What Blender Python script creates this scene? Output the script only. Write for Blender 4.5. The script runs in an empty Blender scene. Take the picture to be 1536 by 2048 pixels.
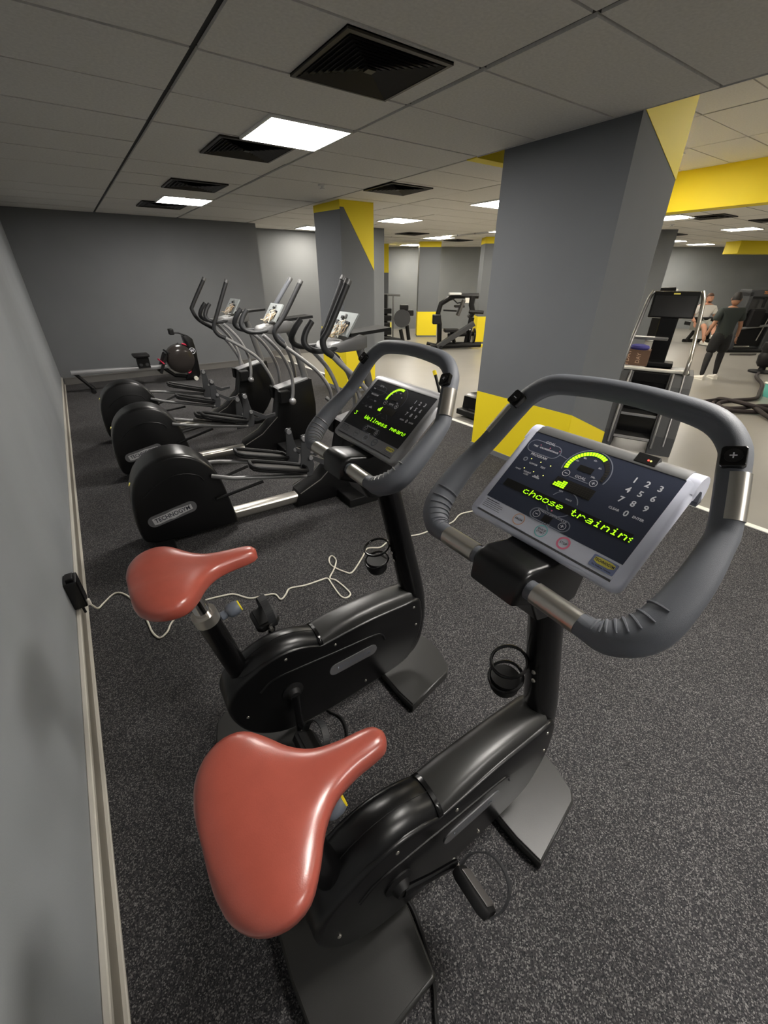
import bpy, bmesh, math, random
from mathutils import Vector, Matrix
random.seed(4)
SC = bpy.context.scene
COL = SC.collection
PI = math.pi

# ------------------------------------------------------------------ camera, world, exposure
AZ, PITCH = math.radians(35.12), math.radians(30.04)
cam_d = bpy.data.cameras.new('camera')
cam = bpy.data.objects.new('camera', cam_d); COL.objects.link(cam)
cam.location = (0, 0, 1.6)
cam.rotation_euler = (PI/2 - PITCH, 0, -AZ)
cam_d.sensor_fit = 'VERTICAL'; cam_d.sensor_height = 36.0
cam_d.lens = 36.0*811.0/2048.0
cam_d.clip_start = 0.02; cam_d.clip_end = 100
SC.camera = cam
wd = bpy.data.worlds.new('world'); SC.world = wd; wd.use_nodes = True
wd.node_tree.nodes['Background'].inputs[0].default_value = (0.6, 0.65, 0.7, 1)
wd.node_tree.nodes['Background'].inputs[1].default_value = 0.02
SC.view_settings.view_transform = 'Standard'
SC.view_settings.look = 'None'
SC.view_settings.exposure = 1.0
SC.view_settings.gamma = 1.0
SC.view_settings.use_curve_mapping = False
PANEL = 34.0          # radiance of the ceiling light panels

# ------------------------------------------------------------------ materials
def lin(c):
    return tuple(((x/255)/12.92 if x/255 <= 0.04045 else (((x/255)+0.055)/1.055)**2.4) for x in c)
MATS = {}
def mat(name, rgb, rough=0.5, metal=0.0, emit=0.0, noise=None, bump=None, spec=None, coat=None, alpha=None):
    """rgb in sRGB 0-255. noise=(scale, amount) varies the colour, bump=(scale, strength)."""
    if name in MATS: return MATS[name]
    m = bpy.data.materials.new(name); m.use_nodes = True
    nt = m.node_tree; b = nt.nodes['Principled BSDF']
    c = lin(rgb)
    b.inputs['Base Color'].default_value = (*c, 1)
    b.inputs['Roughness'].default_value = rough
    b.inputs['Metallic'].default_value = metal
    if spec is not None: b.inputs['Specular IOR Level'].default_value = spec
    if coat: b.inputs['Coat Weight'].default_value = coat; b.inputs['Coat Roughness'].default_value = 0.15
    if emit:
        b.inputs['Emission Color'].default_value = (*c, 1); b.inputs['Emission Strength'].default_value = emit
    if alpha is not None:
        b.inputs['Transmission Weight'].default_value = alpha
    tc = nt.nodes.new('ShaderNodeTexCoord')
    if noise:
        n = nt.nodes.new('ShaderNodeTexNoise'); n.inputs['Scale'].default_value = noise[0]; n.inputs['Detail'].default_value = 4
        nt.links.new(tc.outputs['Object'], n.inputs['Vector'])
        r = nt.nodes.new('ShaderNodeMapRange'); r.inputs['From Min'].default_value = 0.3; r.inputs['From Max'].default_value = 0.7
        r.inputs['To Min'].default_value = 1-noise[1]; r.inputs['To Max'].default_value = 1+noise[1]
        nt.links.new(n.outputs['Fac'], r.inputs['Value'])
        mx = nt.nodes.new('ShaderNodeMix'); mx.data_type = 'RGBA'; mx.blend_type = 'MULTIPLY'; mx.inputs[0].default_value = 1
        mx.inputs[6].default_value = (*c, 1)
        nt.links.new(r.outputs['Result'], mx.inputs[7])
        nt.links.new(mx.outputs[2], b.inputs['Base Color'])
    if bump:
        n = nt.nodes.new('ShaderNodeTexNoise'); n.inputs['Scale'].default_value = bump[0]; n.inputs['Detail'].default_value = 3
        nt.links.new(tc.outputs['Object'], n.inputs['Vector'])
        bp = nt.nodes.new('ShaderNodeBump'); bp.inputs['Strength'].default_value = bump[1]; bp.inputs['Distance'].default_value = 0.002
        nt.links.new(n.outputs['Fac'], bp.inputs['Height']); nt.links.new(bp.outputs['Normal'], b.inputs['Normal'])
    MATS[name] = m
    return m

def carpet_mat():
    m = bpy.data.materials.new('speckled_carpet'); m.use_nodes = True; nt = m.node_tree; b = nt.nodes['Principled BSDF']
    tc = nt.nodes.new('ShaderNodeTexCoord')
    n1 = nt.nodes.new('ShaderNodeTexVoronoi'); n1.inputs['Scale'].default_value = 330
    n2 = nt.nodes.new('ShaderNodeTexNoise'); n2.inputs['Scale'].default_value = 3; n2.inputs['Detail'].default_value = 4
    for n in (n1, n2): nt.links.new(tc.outputs['Object'], n.inputs['Vector'])
    cr = nt.nodes.new('ShaderNodeValToRGB'); e = cr.color_ramp.elements
    e[0].position = 0.0; e[0].color = (*lin((30, 30, 33)), 1); e[1].position = 1.0; e[1].color = (*lin((114, 112, 111)), 1)
    k = cr.color_ramp.elements.new(0.72); k.color = (*lin((61, 60, 61)), 1)
    sp = nt.nodes.new('ShaderNodeSeparateColor'); nt.links.new(n1.outputs['Color'], sp.inputs['Color']); nt.links.new(sp.outputs[0], cr.inputs['Fac'])
    r = nt.nodes.new('ShaderNodeMapRange'); r.inputs['To Min'].default_value = 0.8; r.inputs['To Max'].default_value = 1.2
    nt.links.new(n2.outputs['Fac'], r.inputs['Value'])
    mx = nt.nodes.new('ShaderNodeMix'); mx.data_type = 'RGBA'; mx.blend_type = 'MULTIPLY'; mx.inputs[0].default_value = 1
    nt.links.new(cr.outputs['Color'], mx.inputs[6]); nt.links.new(r.outputs['Result'], mx.inputs[7]); nt.links.new(mx.outputs[2], b.inputs['Base Color'])
    b.inputs['Roughness'].default_value = 0.95; b.inputs['Specular IOR Level'].default_value = 0.2
    bp = nt.nodes.new('ShaderNodeBump'); bp.inputs['Strength'].default_value = 0.25; bp.inputs['Distance'].default_value = 0.003
    nt.links.new(sp.outputs[0], bp.inputs['Height']); nt.links.new(bp.outputs['Normal'], b.inputs['Normal'])
    return m

def far_ceiling_mat(rgb):
    """ceiling board with thin dark joints, for the far part where tiles cannot be told apart"""
    m = bpy.data.materials.new('distant_ceiling_board'); m.use_nodes = True; nt = m.node_tree; b = nt.nodes['Principled BSDF']
    tc = nt.nodes.new('ShaderNodeTexCoord')
    mp = nt.nodes.new('ShaderNodeMapping'); mp.inputs['Rotation'].default_value = (0, 0, 0)
    br = nt.nodes.new('ShaderNodeTexBrick'); br.offset = 0; br.squash = 1
    br.inputs['Color1'].default_value = (*lin(rgb), 1); br.inputs['Color2'].default_value = (*lin(rgb), 1); br.inputs['Mortar'].default_value = (*lin((60, 58, 54)), 1)
    br.inputs['Scale'].default_value = 1.0; br.inputs['Mortar Size'].default_value = 0.008
    br.inputs['Brick Width'].default_value = 1.205; br.inputs['Row Height'].default_value = 0.587
    nt.links.new(tc.outputs['Object'], mp.inputs['Vector']); nt.links.new(mp.outputs['Vector'], br.inputs['Vector'])
    nt.links.new(br.outputs['Color'], b.inputs['Base Color']); b.inputs['Roughness'].default_value = 0.9
    return m

M_carpet = carpet_mat()
M_vinyl = mat('pale_vinyl', (134, 131, 125), 0.32, noise=(1.6, 0.06))
M_wall = mat('grey_wall_paint', (132, 135, 138), 0.75, noise=(2.2, 0.04), bump=(220, 0.15))
M_wallD = mat('charcoal_wall_paint', (108, 110, 112), 0.8, noise=(2.0, 0.04), bump=(220, 0.15))
M_yellow = mat('yellow_paint', (240, 216, 32), 0.6)
M_tile = mat('ceiling_board', (216, 214, 209), 0.92, noise=(60, 0.07), bump=(300, 0.25))
M_tilepale = mat('pale_ceiling_board', (228, 224, 215), 0.92, noise=(60, 0.05), bump=(300, 0.2))
M_tbar = mat('dark_grid_bar', (38, 37, 36), 0.6)
M_base = mat('taupe_skirting', (118, 112, 103), 0.5, noise=(6, 0.1))
M_basegrey = mat('grey_skirting', (104, 102, 99), 0.5)
M_baseedge = mat('pale_skirting_edge', (186, 182, 172), 0.4)
M_panel = mat('lit_diffuser', (255, 250, 243), 0.5, emit=PANEL)
M_panelw = mat('lit_hall_diffuser', (255, 247, 232), 0.5, emit=PANEL*0.80)
M_alum = mat('white_aluminium', (225, 225, 222), 0.35, 0.2)
M_ventblack = mat('dark_vent_metal', (44, 41, 36), 0.45, 0.3)
M_black = mat('satin_black_plastic', (13, 13, 14), 0.30, bump=(700, 0.05), spec=0.42)
M_blackm = mat('matte_black_plastic', (16, 16, 17), 0.55, bump=(500, 0.12), spec=0.3)
M_blackgl = mat('gloss_black_paint', (10, 10, 11), 0.22, spec=0.4)
M_footblack = mat('grained_black_cover', (44, 44, 43), 0.34, bump=(600, 0.12))
M_grip = mat('charcoal_rubber_grip', (92, 95, 101), 0.55, bump=(900, 0.2))
M_gripdark = mat('dark_rubber_grip', (40, 41, 43), 0.5, bump=(900, 0.2))
M_steel = mat('brushed_steel', (190, 186, 178), 0.28, 0.9)
M_chrome = mat('chrome', (210, 208, 204), 0.12, 1.0)
M_silver = mat('silver_paint', (168, 168, 170), 0.38, 0.5)
M_silverdk = mat('pewter_paint', (118, 118, 118), 0.42, 0.5)
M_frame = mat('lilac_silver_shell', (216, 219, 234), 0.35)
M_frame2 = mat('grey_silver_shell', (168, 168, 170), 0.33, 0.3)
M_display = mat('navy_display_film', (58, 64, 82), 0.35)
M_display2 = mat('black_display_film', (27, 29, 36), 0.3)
M_leddark = mat('unlit_led_window', (26, 25, 24), 0.4)
M_ledcell = mat('unlit_led_cell', (50, 47, 42), 0.5)
M_led = mat('lit_green_led', (150, 240, 20), 0.5, emit=1.1)
M_ledred = mat('lit_red_led', (255, 70, 60), 0.5, emit=1.6)
M_ledyel = mat('lit_yellow_led', (235, 230, 120), 0.5, emit=0.8)
M_print = mat('white_print', (226, 228, 234), 0.5)
M_printgrey = mat('grey_print', (146, 152, 166), 0.5)
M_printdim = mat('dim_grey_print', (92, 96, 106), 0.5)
M_ink = mat('dark_ink', (46, 48, 58), 0.6)
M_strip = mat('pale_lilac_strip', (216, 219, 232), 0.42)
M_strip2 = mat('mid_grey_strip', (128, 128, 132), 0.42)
M_orange = mat('orange_print', (236, 170, 122), 0.5)
M_teal = mat('teal_print', (120, 212, 212), 0.5)
M_pink = mat('pink_print', (238, 130, 158), 0.5)
M_badgey = mat('badge_yellow', (226, 214, 96), 0.4)
M_badgeb = mat('badge_blue', (128, 138, 176), 0.4)
M_seat = mat('brick_red_vinyl', (158, 77, 64), 0.28, noise=(30, 0.05), bump=(500, 0.1), coat=0.15)
M_white = mat('white_plastic', (225, 222, 212), 0.45)
M_cable = mat('white_cable_sheath', (214, 210, 196), 0.5)
M_logogrey = mat('grey_badge', (92, 92, 94), 0.4)
M_logolight = mat('pale_badge_print', (176, 176, 178), 0.45)
M_board = mat('pale_circuit_board', (158, 164, 164), 0.45)
M_wire = mat('tan_wire', (206, 182, 150), 0.5)
M_knobgrey = mat('slate_knob', (96, 102, 112), 0.4)
M_bracket = mat('grey_cast_bracket', (64, 65, 67), 0.5, spec=0.3)
M_red = mat('crimson_trim', (176, 30, 62), 0.4)
M_card = mat('brown_card', (120, 92, 74), 0.8)
M_cardtext = mat('peach_print', (214, 178, 150), 0.7)
M_blue = mat('indigo_cloth', (62, 60, 130), 0.8)
M_skin = mat('skin', (205, 150, 122), 0.55)
M_skin2 = mat('tanned_skin', (150, 108, 84), 0.55)
M_hair = mat('dark_hair', (26, 23, 22), 0.7)
M_hairb = mat('brown_hair', (86, 58, 44), 0.7)
M_tee = mat('white_cotton', (228, 224, 218), 0.85)
M_teeblack = mat('black_cotton', (38, 44, 42), 0.85)
M_shorts = mat('black_sport_cloth', (14, 13, 15), 0.8)
M_shortsgrey = mat('pale_grey_cloth', (176, 176, 168), 0.85)
M_legging = mat('black_legging', (18, 16, 19), 0.6)
M_shoe = mat('white_shoe', (210, 205, 196), 0.6)
M_rope = mat('black_rope', (38, 30, 30), 0.85, bump=(160, 0.6))
M_whiteline = mat('white_floor_strip', (228, 226, 218), 0.5)
M_tealgreen = mat('teal_plastic', (96, 178, 168), 0.5)
M_orangebr = mat('orange_plastic', (222, 140, 70), 0.5)
M_padblack = mat('black_vinyl_pad', (22, 21, 22), 0.5, spec=0.3)
M_padgrey = mat('grey_vinyl_pad', (72, 70, 68), 0.5)
M_clear = mat('smoked_plastic', (50, 46, 44), 0.15)

# ------------------------------------------------------------------ helpers
def link(o, parent=None):
    COL.objects.link(o)
    if parent is not None: o.parent = parent
    return o
def obj(name, bm, m, parent=None, smooth=False, angle=40):
    me = bpy.data.meshes.new(name)
    bmesh.ops.recalc_face_normals(bm, faces=bm.faces[:])
    bm.to_mesh(me); bm.free()
    for x in (m if isinstance(m, (list, tuple)) else [m]): me.materials.append(x)
    if smooth:
        for p in me.polygons: p.use_smooth = True
        try: me.set_sharp_from_angle(angle=math.radians(angle))
        except Exception: pass
    return link(bpy.data.objects.new(name, me), parent)
def tag(o, label, cat, group=None):
    o['label'] = label; o['category'] = cat
    if group: o['group'] = group
    return o
def struct(o, label=None):
    o['kind'] = 'structure'
    if label: o['label'] = label
    return o
def thing(name, loc, label, cat, rz=0.0, group=None):
    o = bpy.data.objects.new(name, None); o.empty_display_size = 0.1
    COL.objects.link(o); o.location = loc; o.rotation_euler = (0, 0, rz)
    return tag(o, label, cat, group)
def B(): return bmesh.new()
def box(bm, x0, x1, y0, y1, z0, z1, M=None, bev=0.0, seg=2):
    vs = [bm.verts.new(p) for p in ((x0,y0,z0),(x1,y0,z0),(x1,y1,z0),(x0,y1,z0),(x0,y0,z1),(x1,y0,z1),(x1,y1,z1),(x0,y1,z1))]
    fs = [bm.faces.new([vs[i] for i in f]) for f in ((3,2,1,0),(4,5,6,7),(0,1,5,4),(1,2,6,5),(2,3,7,6),(3,0,4,7))]
    geo = vs
    if bev:
        es = list({e for f in fs for e in f.edges})
        r = bmesh.ops.bevel(bm, geom=es+vs, offset=bev, segments=seg, affect='EDGES', profile=0.5)
        geo = list({v for f in r['faces'] for v in f.verts} | {v for v in vs if v.is_valid})
        # collect every vertex of this island
        seen = set(geo); st = list(geo)
        while st:
            v = st.pop()
            for e in v.link_edges:
                o = e.other_vert(v)
                if o not in seen: seen.add(o); st.append(o)
        geo = list(seen)
    if M is not None: bmesh.ops.transform(bm, matrix=M, verts=geo)
    return geo
def prism(bm, poly, axis, a0, a1, M=None, bev=0.0, seg=2):
    """poly = 2D points; axis 'x': poly in (y,z); 'y': poly in (x,z); 'z': poly in (x,y); extruded from a0 to a1"""
    def P(p, a):
        return {'x': (a, p[0], p[1]), 'y': (p[0], a, p[1]), 'z': (p[0], p[1], a)}[axis]
    A = [bm.verts.new(P(p, a0)) for p in poly]; C = [bm.verts.new(P(p, a1)) for p in poly]
    n = len(poly)
    fs = [bm.faces.new(A), bm.faces.new(C[::-1])]
    for i in range(n): fs.append(bm.faces.new((A[i], C[i], C[(i+1) % n], A[(i+1) % n])))
    geo = A+C
    if bev:
        es = list({e for f in fs[:2] for e in f.edges})
        bmesh.ops.recalc_face_normals(bm, faces=fs)
        r = bmesh.ops.bevel(bm, geom=es, offset=bev, segments=seg, affect='EDGES', profile=0.5)
        seen = set(v for f in r['faces'] for v in f.verts); st = list(seen)
        while st:
            v = st.pop()
            for e in v.link_edges:
                o = e.other_vert(v)
                if o not in seen: seen.add(o); st.append(o)
        geo = list(seen)
    if M is not None: bmesh.ops.transform(bm, matrix=M, verts=geo)
    return geo
def spline(pts, sub=6, closed=False):
    """Catmull-Rom through points of any dimension"""
    n = len(pts); out = []
    pts = [tuple(p) for p in pts]
    rng = range(n if closed else n-1)
    for i in rng:
        p1 = pts[i]; p2 = pts[(i+1) % n]
        p0 = pts[(i-1) % n] if (closed or i > 0) else tuple(2*a-b for a, b in zip(p1, p2))
        p3 = pts[(i+2) % n] if (closed or i+2 < n) else tuple(2*a-b for a, b in zip(p2, p1))
        for k in range(sub):
            t = k/sub
            out.append(tuple(0.5*((2*b)+(-a+c)*t+(2*a-5*b+4*c-d)*t*t+(-a+3*b-3*c+d)*t**3) for a, b, c, d in zip(p0, p1, p2, p3)))
    if not closed: out.append(pts[-1])
    return out
def tube(bm, pts, r=0.01, seg=12, sub=0, closed=False, flat=1.0, up=None, caps=True):
    """tube along pts; r scalar or list per point; flat squeezes the section along its second axis"""
    rs = r if isinstance(r, (list, tuple)) else [r]*len(pts)
    if sub:
        q = spline([(*p, rr) for p, rr in zip(pts, rs)], sub, closed); pts = [p[:3] for p in q]; rs = [p[3] for p in q]
    P = [Vector(p) for p in pts]; n = len(P)
    T = []
    for i in range(n):
        a = P[(i-1) % n] if (closed or i > 0) else P[i]; c = P[(i+1) % n] if (closed or i < n-1) else P[i]
        T.append((c-a).normalized() if (c-a).length > 1e-9 else Vector((0, 0, 1)))
    ref = Vector(up) if up else (Vector((0, 0, 1)) if abs(T[0].z) < 0.9 else Vector((1, 0, 0)))
    N = (ref - T[0]*ref.dot(T[0])).normalized()
    rings = []
    for i in range(n):
        if up: N = (Vector(up) - T[i]*Vector(up).dot(T[i]))
        else: N = (N - T[i]*N.dot(T[i]))
        if N.length < 1e-6: N = T[i].orthogonal()
        N.normalize(); Bn = T[i].cross(N)
        rings.append([bm.verts.new(P[i] + N*(math.cos(2*PI*k/seg)*rs[i]*flat) + Bn*(math.sin(2*PI*k/seg)*rs[i])) for k in range(seg)])
    for i in range(n if closed else n-1):
        a, b = rings[i], rings[(i+1) % n]
        for k in range(seg): bm.faces.new((a[k], a[(k+1) % seg], b[(k+1) % seg], b[k]))
    if not closed and caps:
        bm.faces.new(rings[0][::-1]); bm.faces.new(rings[-1])
    return [v for rg in rings for v in rg]
def lathe(bm, prof, seg=20, M=None):
    """prof = list of (radius, z)"""
    rings = []; vs = []
    for r, z in prof:
        if r < 1e-6:
            v = bm.verts.new((0, 0, z)); rings.append([v]); vs.append(v)
        else:
            rg = [bm.verts.new((r*math.cos(2*PI*k/seg), r*math.sin(2*PI*k/seg), z)) for k in range(seg)]; rings.append(rg); vs += rg
    for a, b in zip(rings, rings[1:]):
        for k in range(seg):
            if len(a) == 1 and len(b) == 1: break
            if len(a) == 1: bm.faces.new((a[0], b[k], b[(k+1) % seg]))
            elif len(b) == 1: bm.faces.new((a[k], a[(k+1) % seg], b[0]))
            else: bm.faces.new((a[k], a[(k+1) % seg], b[(k+1) % seg], b[k]))
    if len(rings[0]) > 1: bm.faces.new(rings[0][::-1])
    if len(rings[-1]) > 1: bm.faces.new(rings[-1])
    if M is not None: bmesh.ops.transform(bm, matrix=M, verts=vs)
    return vs
def loft(bm, sections, cap=True):
    """sections: lists of equally many 3D points"""
    R = [[bm.verts.new(p) for p in s] for s in sections]; n = len(R[0])
    for a, b in zip(R, R[1:]):
        for k in range(n): bm.faces.new((a[k], a[(k+1) % n], b[(k+1) % n], b[k]))
    if cap: bm.faces.new(R[0][::-1]); bm.faces.new(R[-1])
    return [v for r in R for v in r]
def ball(bm, c, r, seg=12, rings=8, scale=(1, 1, 1), M=None):
    Mx = Matrix.Translation(Vector(c)) @ Matrix.Diagonal((*[r*s for s in scale], 1))
    if M is not None: Mx = M @ Mx
    bmesh.ops.create_uvsphere(bm, u_segments=seg, v_segments=rings, radius=1, matrix=Mx)
def rrect(x0, x1, y0, y1, r, n=4):
    out = []
    for cx, cy, a in ((x1-r, y1-r, 0), (x0+r, y1-r, PI/2), (x0+r, y0+r, PI), (x1-r, y0+r, 1.5*PI)):
        for k in range(n+1): out.append((cx+r*math.cos(a+k*PI/2/n), cy+r*math.sin(a+k*PI/2/n)))
    return out
def frameM(o, ex, ey, ez):
    ex, ey, ez = Vector(ex), Vector(ey), Vector(ez)
    return Matrix(((ex.x, ey.x, ez.x, o[0]), (ex.y, ey.y, ez.y, o[1]), (ex.z, ey.z, ez.z, o[2]), (0, 0, 0, 1)))
def text_into(bm, body, size, M, bold=0.0, align='CENTER', xs=1.0):
    cu = bpy.data.curves.new('t', 'FONT'); cu.body = body; cu.size = size; cu.align_x = align; cu.align_y = 'CENTER'; cu.offset = bold
    cu.resolution_u = 2
    o = bpy.data.objects.new('t', cu); COL.objects.link(o)
    dg = bpy.context.evaluated_depsgraph_get()
    me = bpy.data.meshes.new_from_object(o.evaluated_get(dg))
    bpy.data.objects.remove(o); bpy.data.curves.remove(cu)
    me.transform(M @ Matrix.Diagonal((xs, 1, 1, 1)))
    bm.from_mesh(me); bpy.data.meshes.remove(me)
def flat_poly(bm, pts, M, z=0.0):
    vs = [bm.verts.new(M @ Vector((p[0], p[1], z))) for p in pts]
    bm.faces.new(vs)
def flat_ring(bm, c, r0, r1, M, z=0.0, a0=0.0, a1=2*PI, n=24):
    A = []; C = []
    for k in range(n+1):
        a = a0+(a1-a0)*k/n
        A.append(bm.verts.new(M @ Vector((c[0]+r0*math.cos(a), c[1]+r0*math.sin(a), z)))); C.append(bm.verts.new(M @ Vector((c[0]+r1*math.cos(a), c[1]+r1*math.sin(a), z))))
    for k in range(n): bm.faces.new((A[k], C[k], C[k+1], A[k+1]))
def flat_stroke(bm, pts, w, M, z=0.0, closed=False):
    n = len(pts); L = []; R = []
    for i in range(n):
        a = pts[(i-1) % n] if (closed or i > 0) else pts[i]; b = pts[(i+1) % n] if (closed or i < n-1) else pts[i]
        dx, dy = b[0]-a[0], b[1]-a[1]; l = math.hypot(dx, dy) or 1
        nx, ny = -dy/l*w/2, dx/l*w/2
        L.append(bm.verts.new(M @ Vector((pts[i][0]+nx, pts[i][1]+ny, z)))); R.append(bm.verts.new(M @ Vector((pts[i][0]-nx, pts[i][1]-ny, z))))
    for i in range(n if closed else n-1):
        j = (i+1) % n; bm.faces.new((L[i], R[i], R[j], L[j]))

# ------------------------------------------------------------------ room shell
H = 2.48; HC = 2.97
XW, YB, YR = -0.40, 8.97, 9.75
XP = 3.21                      # plane of the pillar faces and of the lower ceiling's edge
XB = 8.10                      # yellow beam
HD = Vector((math.sin(AZ), math.cos(AZ), 0)); RT = Vector((math.cos(AZ), -math.sin(AZ), 0))
def hp(d, s, z=0.0):           # a place so far into the hall and so far across it
    p = HD*d+RT*s; return (p.x, p.y, z)

bm = B(); box(bm, XW-0.2, 3.70, -3.2, YR+0.4, -0.1, 0.0); struct(obj('floor', bm, M_carpet), 'dark grey speckled carpet floor under the cardio machines')
bm = B(); box(bm, 3.70, 23, -3.2, 20, -0.1, 0.0); struct(obj('floor_hall', bm, M_vinyl), 'pale grey vinyl floor of the open hall')
bm = B(); box(bm, 3.68, 3.735, -3.0, 8.95, 0.0, 0.006); struct(obj('trim_1', bm, M_whiteline), 'white strip between dark carpet and pale floor')
bm = B(); box(bm, XW-0.2, XW, -3.2, YB+0.2, 0, 3.0); struct(obj('wall_left', bm, M_wall), 'grey painted wall beside the bikes')
bm = B(); box(bm, XW, 3.36, YB, YB+0.2, 0, 3.0); struct(obj('wall_back', bm, M_wallD), 'charcoal wall behind the rowing machine')
bm = B(); box(bm, 3.16, 3.36, YB+0.2, YR, 0, 3.0); box(bm, 3.16, 6.2, YR, YR+0.2, 0, 3.0); struct(obj('wall_recess', bm, M_wallD), 'grey recessed wall behind the ellipticals')
bm = B(); box(bm, 6.0, 6.2, YR+0.2, 16.5, 0, 3.0); struct(obj('wall_passage', bm, M_wall))
bm = B(); box(bm, XW-0.2, 23, -3.2, -3.0, 0, 3.0); struct(obj('wall_rear', bm, M_wall))
bm = B(); box(bm, 22.6, 22.8, -3.0, 5.0, 0, 3.0); struct(obj('wall_right', bm, M_wall))
bm = B(); box(bm, -5.5, 17.5, 0, 0.2, 0, 3.0, Matrix.Translation(hp(16, 0)) @ Matrix.Rotation(-AZ, 4, 'Z')); struct(obj('wall_far', bm, M_wall), 'grey wall at the far end of the hall')
# skirting boards: body with a pale rib at the top and at the foot
def skirting(name, x0, x1, y0, y1, along, side, label):
    root = None
    if along == 'y':
        s = side
        bm = B(); box(bm, x0, x0+s*0.012, y0, y1, 0.0, 0.125); root = struct(obj(name, bm, M_base), label)
        for nm, z0, z1, t in (('top_rib', 0.108, 0.132, 0.018), ('foot_rib', 0.0, 0.014, 0.024)):
            bm = B(); box(bm, x0, x0+s*t, y0, y1, z0, z1, bev=0.003, seg=1); obj(nm, bm, M_baseedge, root)
    else:
        bm = B(); box(bm, x0, x1, y0-0.012, y0, 0.0, 0.11); root = struct(obj(name, bm, M_basegrey), label)
        bm = B(); box(bm, x0, x1, y0-0.02, y0, 0.1, 0.118); obj('top_rib', bm, M_basegrey, root)
    return root
skirting('baseboard_left', XW, 0, -3.0, YB, 'y', 1, 'taupe skirting with pale ribs along the grey wall')
skirting('baseboard_back', XW+0.03, 3.36, YB, 0, 'x', 1, 'grey skirting behind the rowing machine')
skirting('baseboard_recess', 3.36, 5.6, YR, 0, 'x', 1, 'grey skirting of the recessed wall')

# pillars
def pillar(x0, x1, y0, y1, z1, label):
    bm = B(); box(bm, x0, x1, y0, y1, 0, z1); return struct(obj('pillar', bm, M_wallp), label)
M_wallp = mat('pillar_grey_paint', (104, 107, 110), 0.8, noise=(2.0, 0.03), bump=(220, 0.15))
def paint_x(par, x, poly, t=0.003):     # painted area on a face looking to -x; poly in (y,z)
    bm = B(); prism(bm, poly, 'x', x-t, x+0.001); o = obj('yellow_paint', bm, M_yellow, par); return o
def paint_y(par, y, poly, t=0.003):
    bm = B(); prism(bm, poly, 'y', y-t, y+0.001); o = obj('yellow_paint', bm, M_yellow, par); return o
p1 = pillar(XP, 3.84, 1.83, 2.90, HC, 'big grey pillar with yellow foot behind the bikes')
paint_x(p1, XP, [(1.83, 0.05), (2.90, 0.05), (2.90, 0.595), (1.83, 0.60)])
paint_y(p1, 1.83, [(XP, 0.05), (3.84, 0.05), (3.84, 0.335), (XP, 0.60)])
paint_y(p1, 1.83, [(XP+0.01, 2.49), (3.84, 2.205), (3.84, HC), (XP+0.01, HC)])
bm = B(); box(bm, XP-0.012, 3.852, 1.818, 2.912, 0, 0.05); obj('plinth', bm, M_wallD, p1)
p2 = pillar(3.30, 3.83, 5.70, 6.44, H, 'grey pillar with yellow triangle behind the ellipticals')
paint_x(p2, 3.30, [(5.70, 2.375), (6.44, 2.40), (6.44, H), (5.70, H)])
paint_y(p2, 5.70, [(3.36, 2.40), (3.83, 1.69), (3.83, H), (3.30, H), (3.30, 2.40)])
paint_x(p2, 3.30, [(5.70, 0.05), (6.44, 0.05), (6.44, 0.92), (5.70, 0.80)])
paint_y(p2, 5.70, [(3.30, 0.05), (3.83, 0.05), (3.83, 0.42), (3.30, 0.80)])
bm = B(); box(bm, 3.288, 3.842, 5.688, 6.452, 0, 0.05); obj('plinth', bm, M_wallD, p2)
p3 = pillar(5.25, 5.87, 8.34, 8.94, H, 'slim grey pillar just behind the yellow-topped one')
def far_pillar(d, s0, s1, dep, base, top, label, side_top=0.0):
    Mx = Matrix.Translation(hp(d, 0)) @ Matrix.Rotation(-AZ, 4, 'Z')
    bm = B(); box(bm, s0, s1, 0, dep, 0, H); o = struct(obj('pillar', bm, M_wallp), label); o.matrix_world = Mx
    if base:
        bm = B(); box(bm, s0-0.004, s1+0.004, -0.004, dep+0.004, 0.04, base); obj('yellow_paint', bm, M_yellow, o)
    if top:
        bm = B(); box(bm, s0-0.003, s1+0.003, -0.003, dep+0.003, H-top, H); obj('yellow_paint', bm, M_yellow, o)
    return o
far_pillar(14.6, -0.02, 0.14, 0.4, 0, 0.75, 'narrow pillar with long yellow top at the far wall')
far_pillar(13.7, 1.02, 1.62, 0.5, 0.70, 0.13, 'pale pillar with yellow foot left of the leg press machine')
pb = far_pillar(12.2, 2.55, 3.03, 0.5, 0.68, 0.14, 'far grey pillar with yellow foot behind the leg press machine')
bm = B(); box(bm, 5.87, 6.22, 0, 0.5, 0, H, Matrix.Translation(hp(10.4, 0)) @ Matrix.Rotation(-AZ, 4, 'Z')); struct(obj('pillar', bm, M_wallp), 'grey pillar showing beyond the stair climber')

# ceiling: a dark backing with separate boards under it
bm = B(); box(bm, XW-0.2, XP, -3.2, YR+0.4, H+0.012, H+0.06)
ceil = struct(obj('ceiling', bm, M_tbar), 'suspended ceiling of grey boards above the cardio area')
tile_me = {}
def tiles(par, xs, ys, z, m, gapx=0.016, gapy=0.008):
    for i in range(len(xs)-1):
        for j in range(len(ys)-1):
            w, d = xs[i+1]-xs[i], ys[j+1]-ys[j]
            key = (round(w, 3), round(d, 3), m.name)
            if key not in tile_me:
                b = B(); box(b, gapx, w-gapx, gapy, d-gapy, 0, 0.016)
                me = bpy.data.meshes.new('ceiling_tile'); bmesh.ops.recalc_face_normals(b, faces=b.faces[:]); b.to_mesh(me); b.free(); me.materials.append(m); tile_me[key] = me
            o = bpy.data.objects.new('ceiling_tile', tile_me[key]); link(o, par)
            o.location = (xs[i], ys[j], z-0.003+random.uniform(0, 0.004))
YS = [1.42+0.587*k for k in range(-7, 13)]+[YB]
tiles(ceil, [XW, 0.795, 2.0, XP-0.003], YS, H, M_tile)
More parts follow.
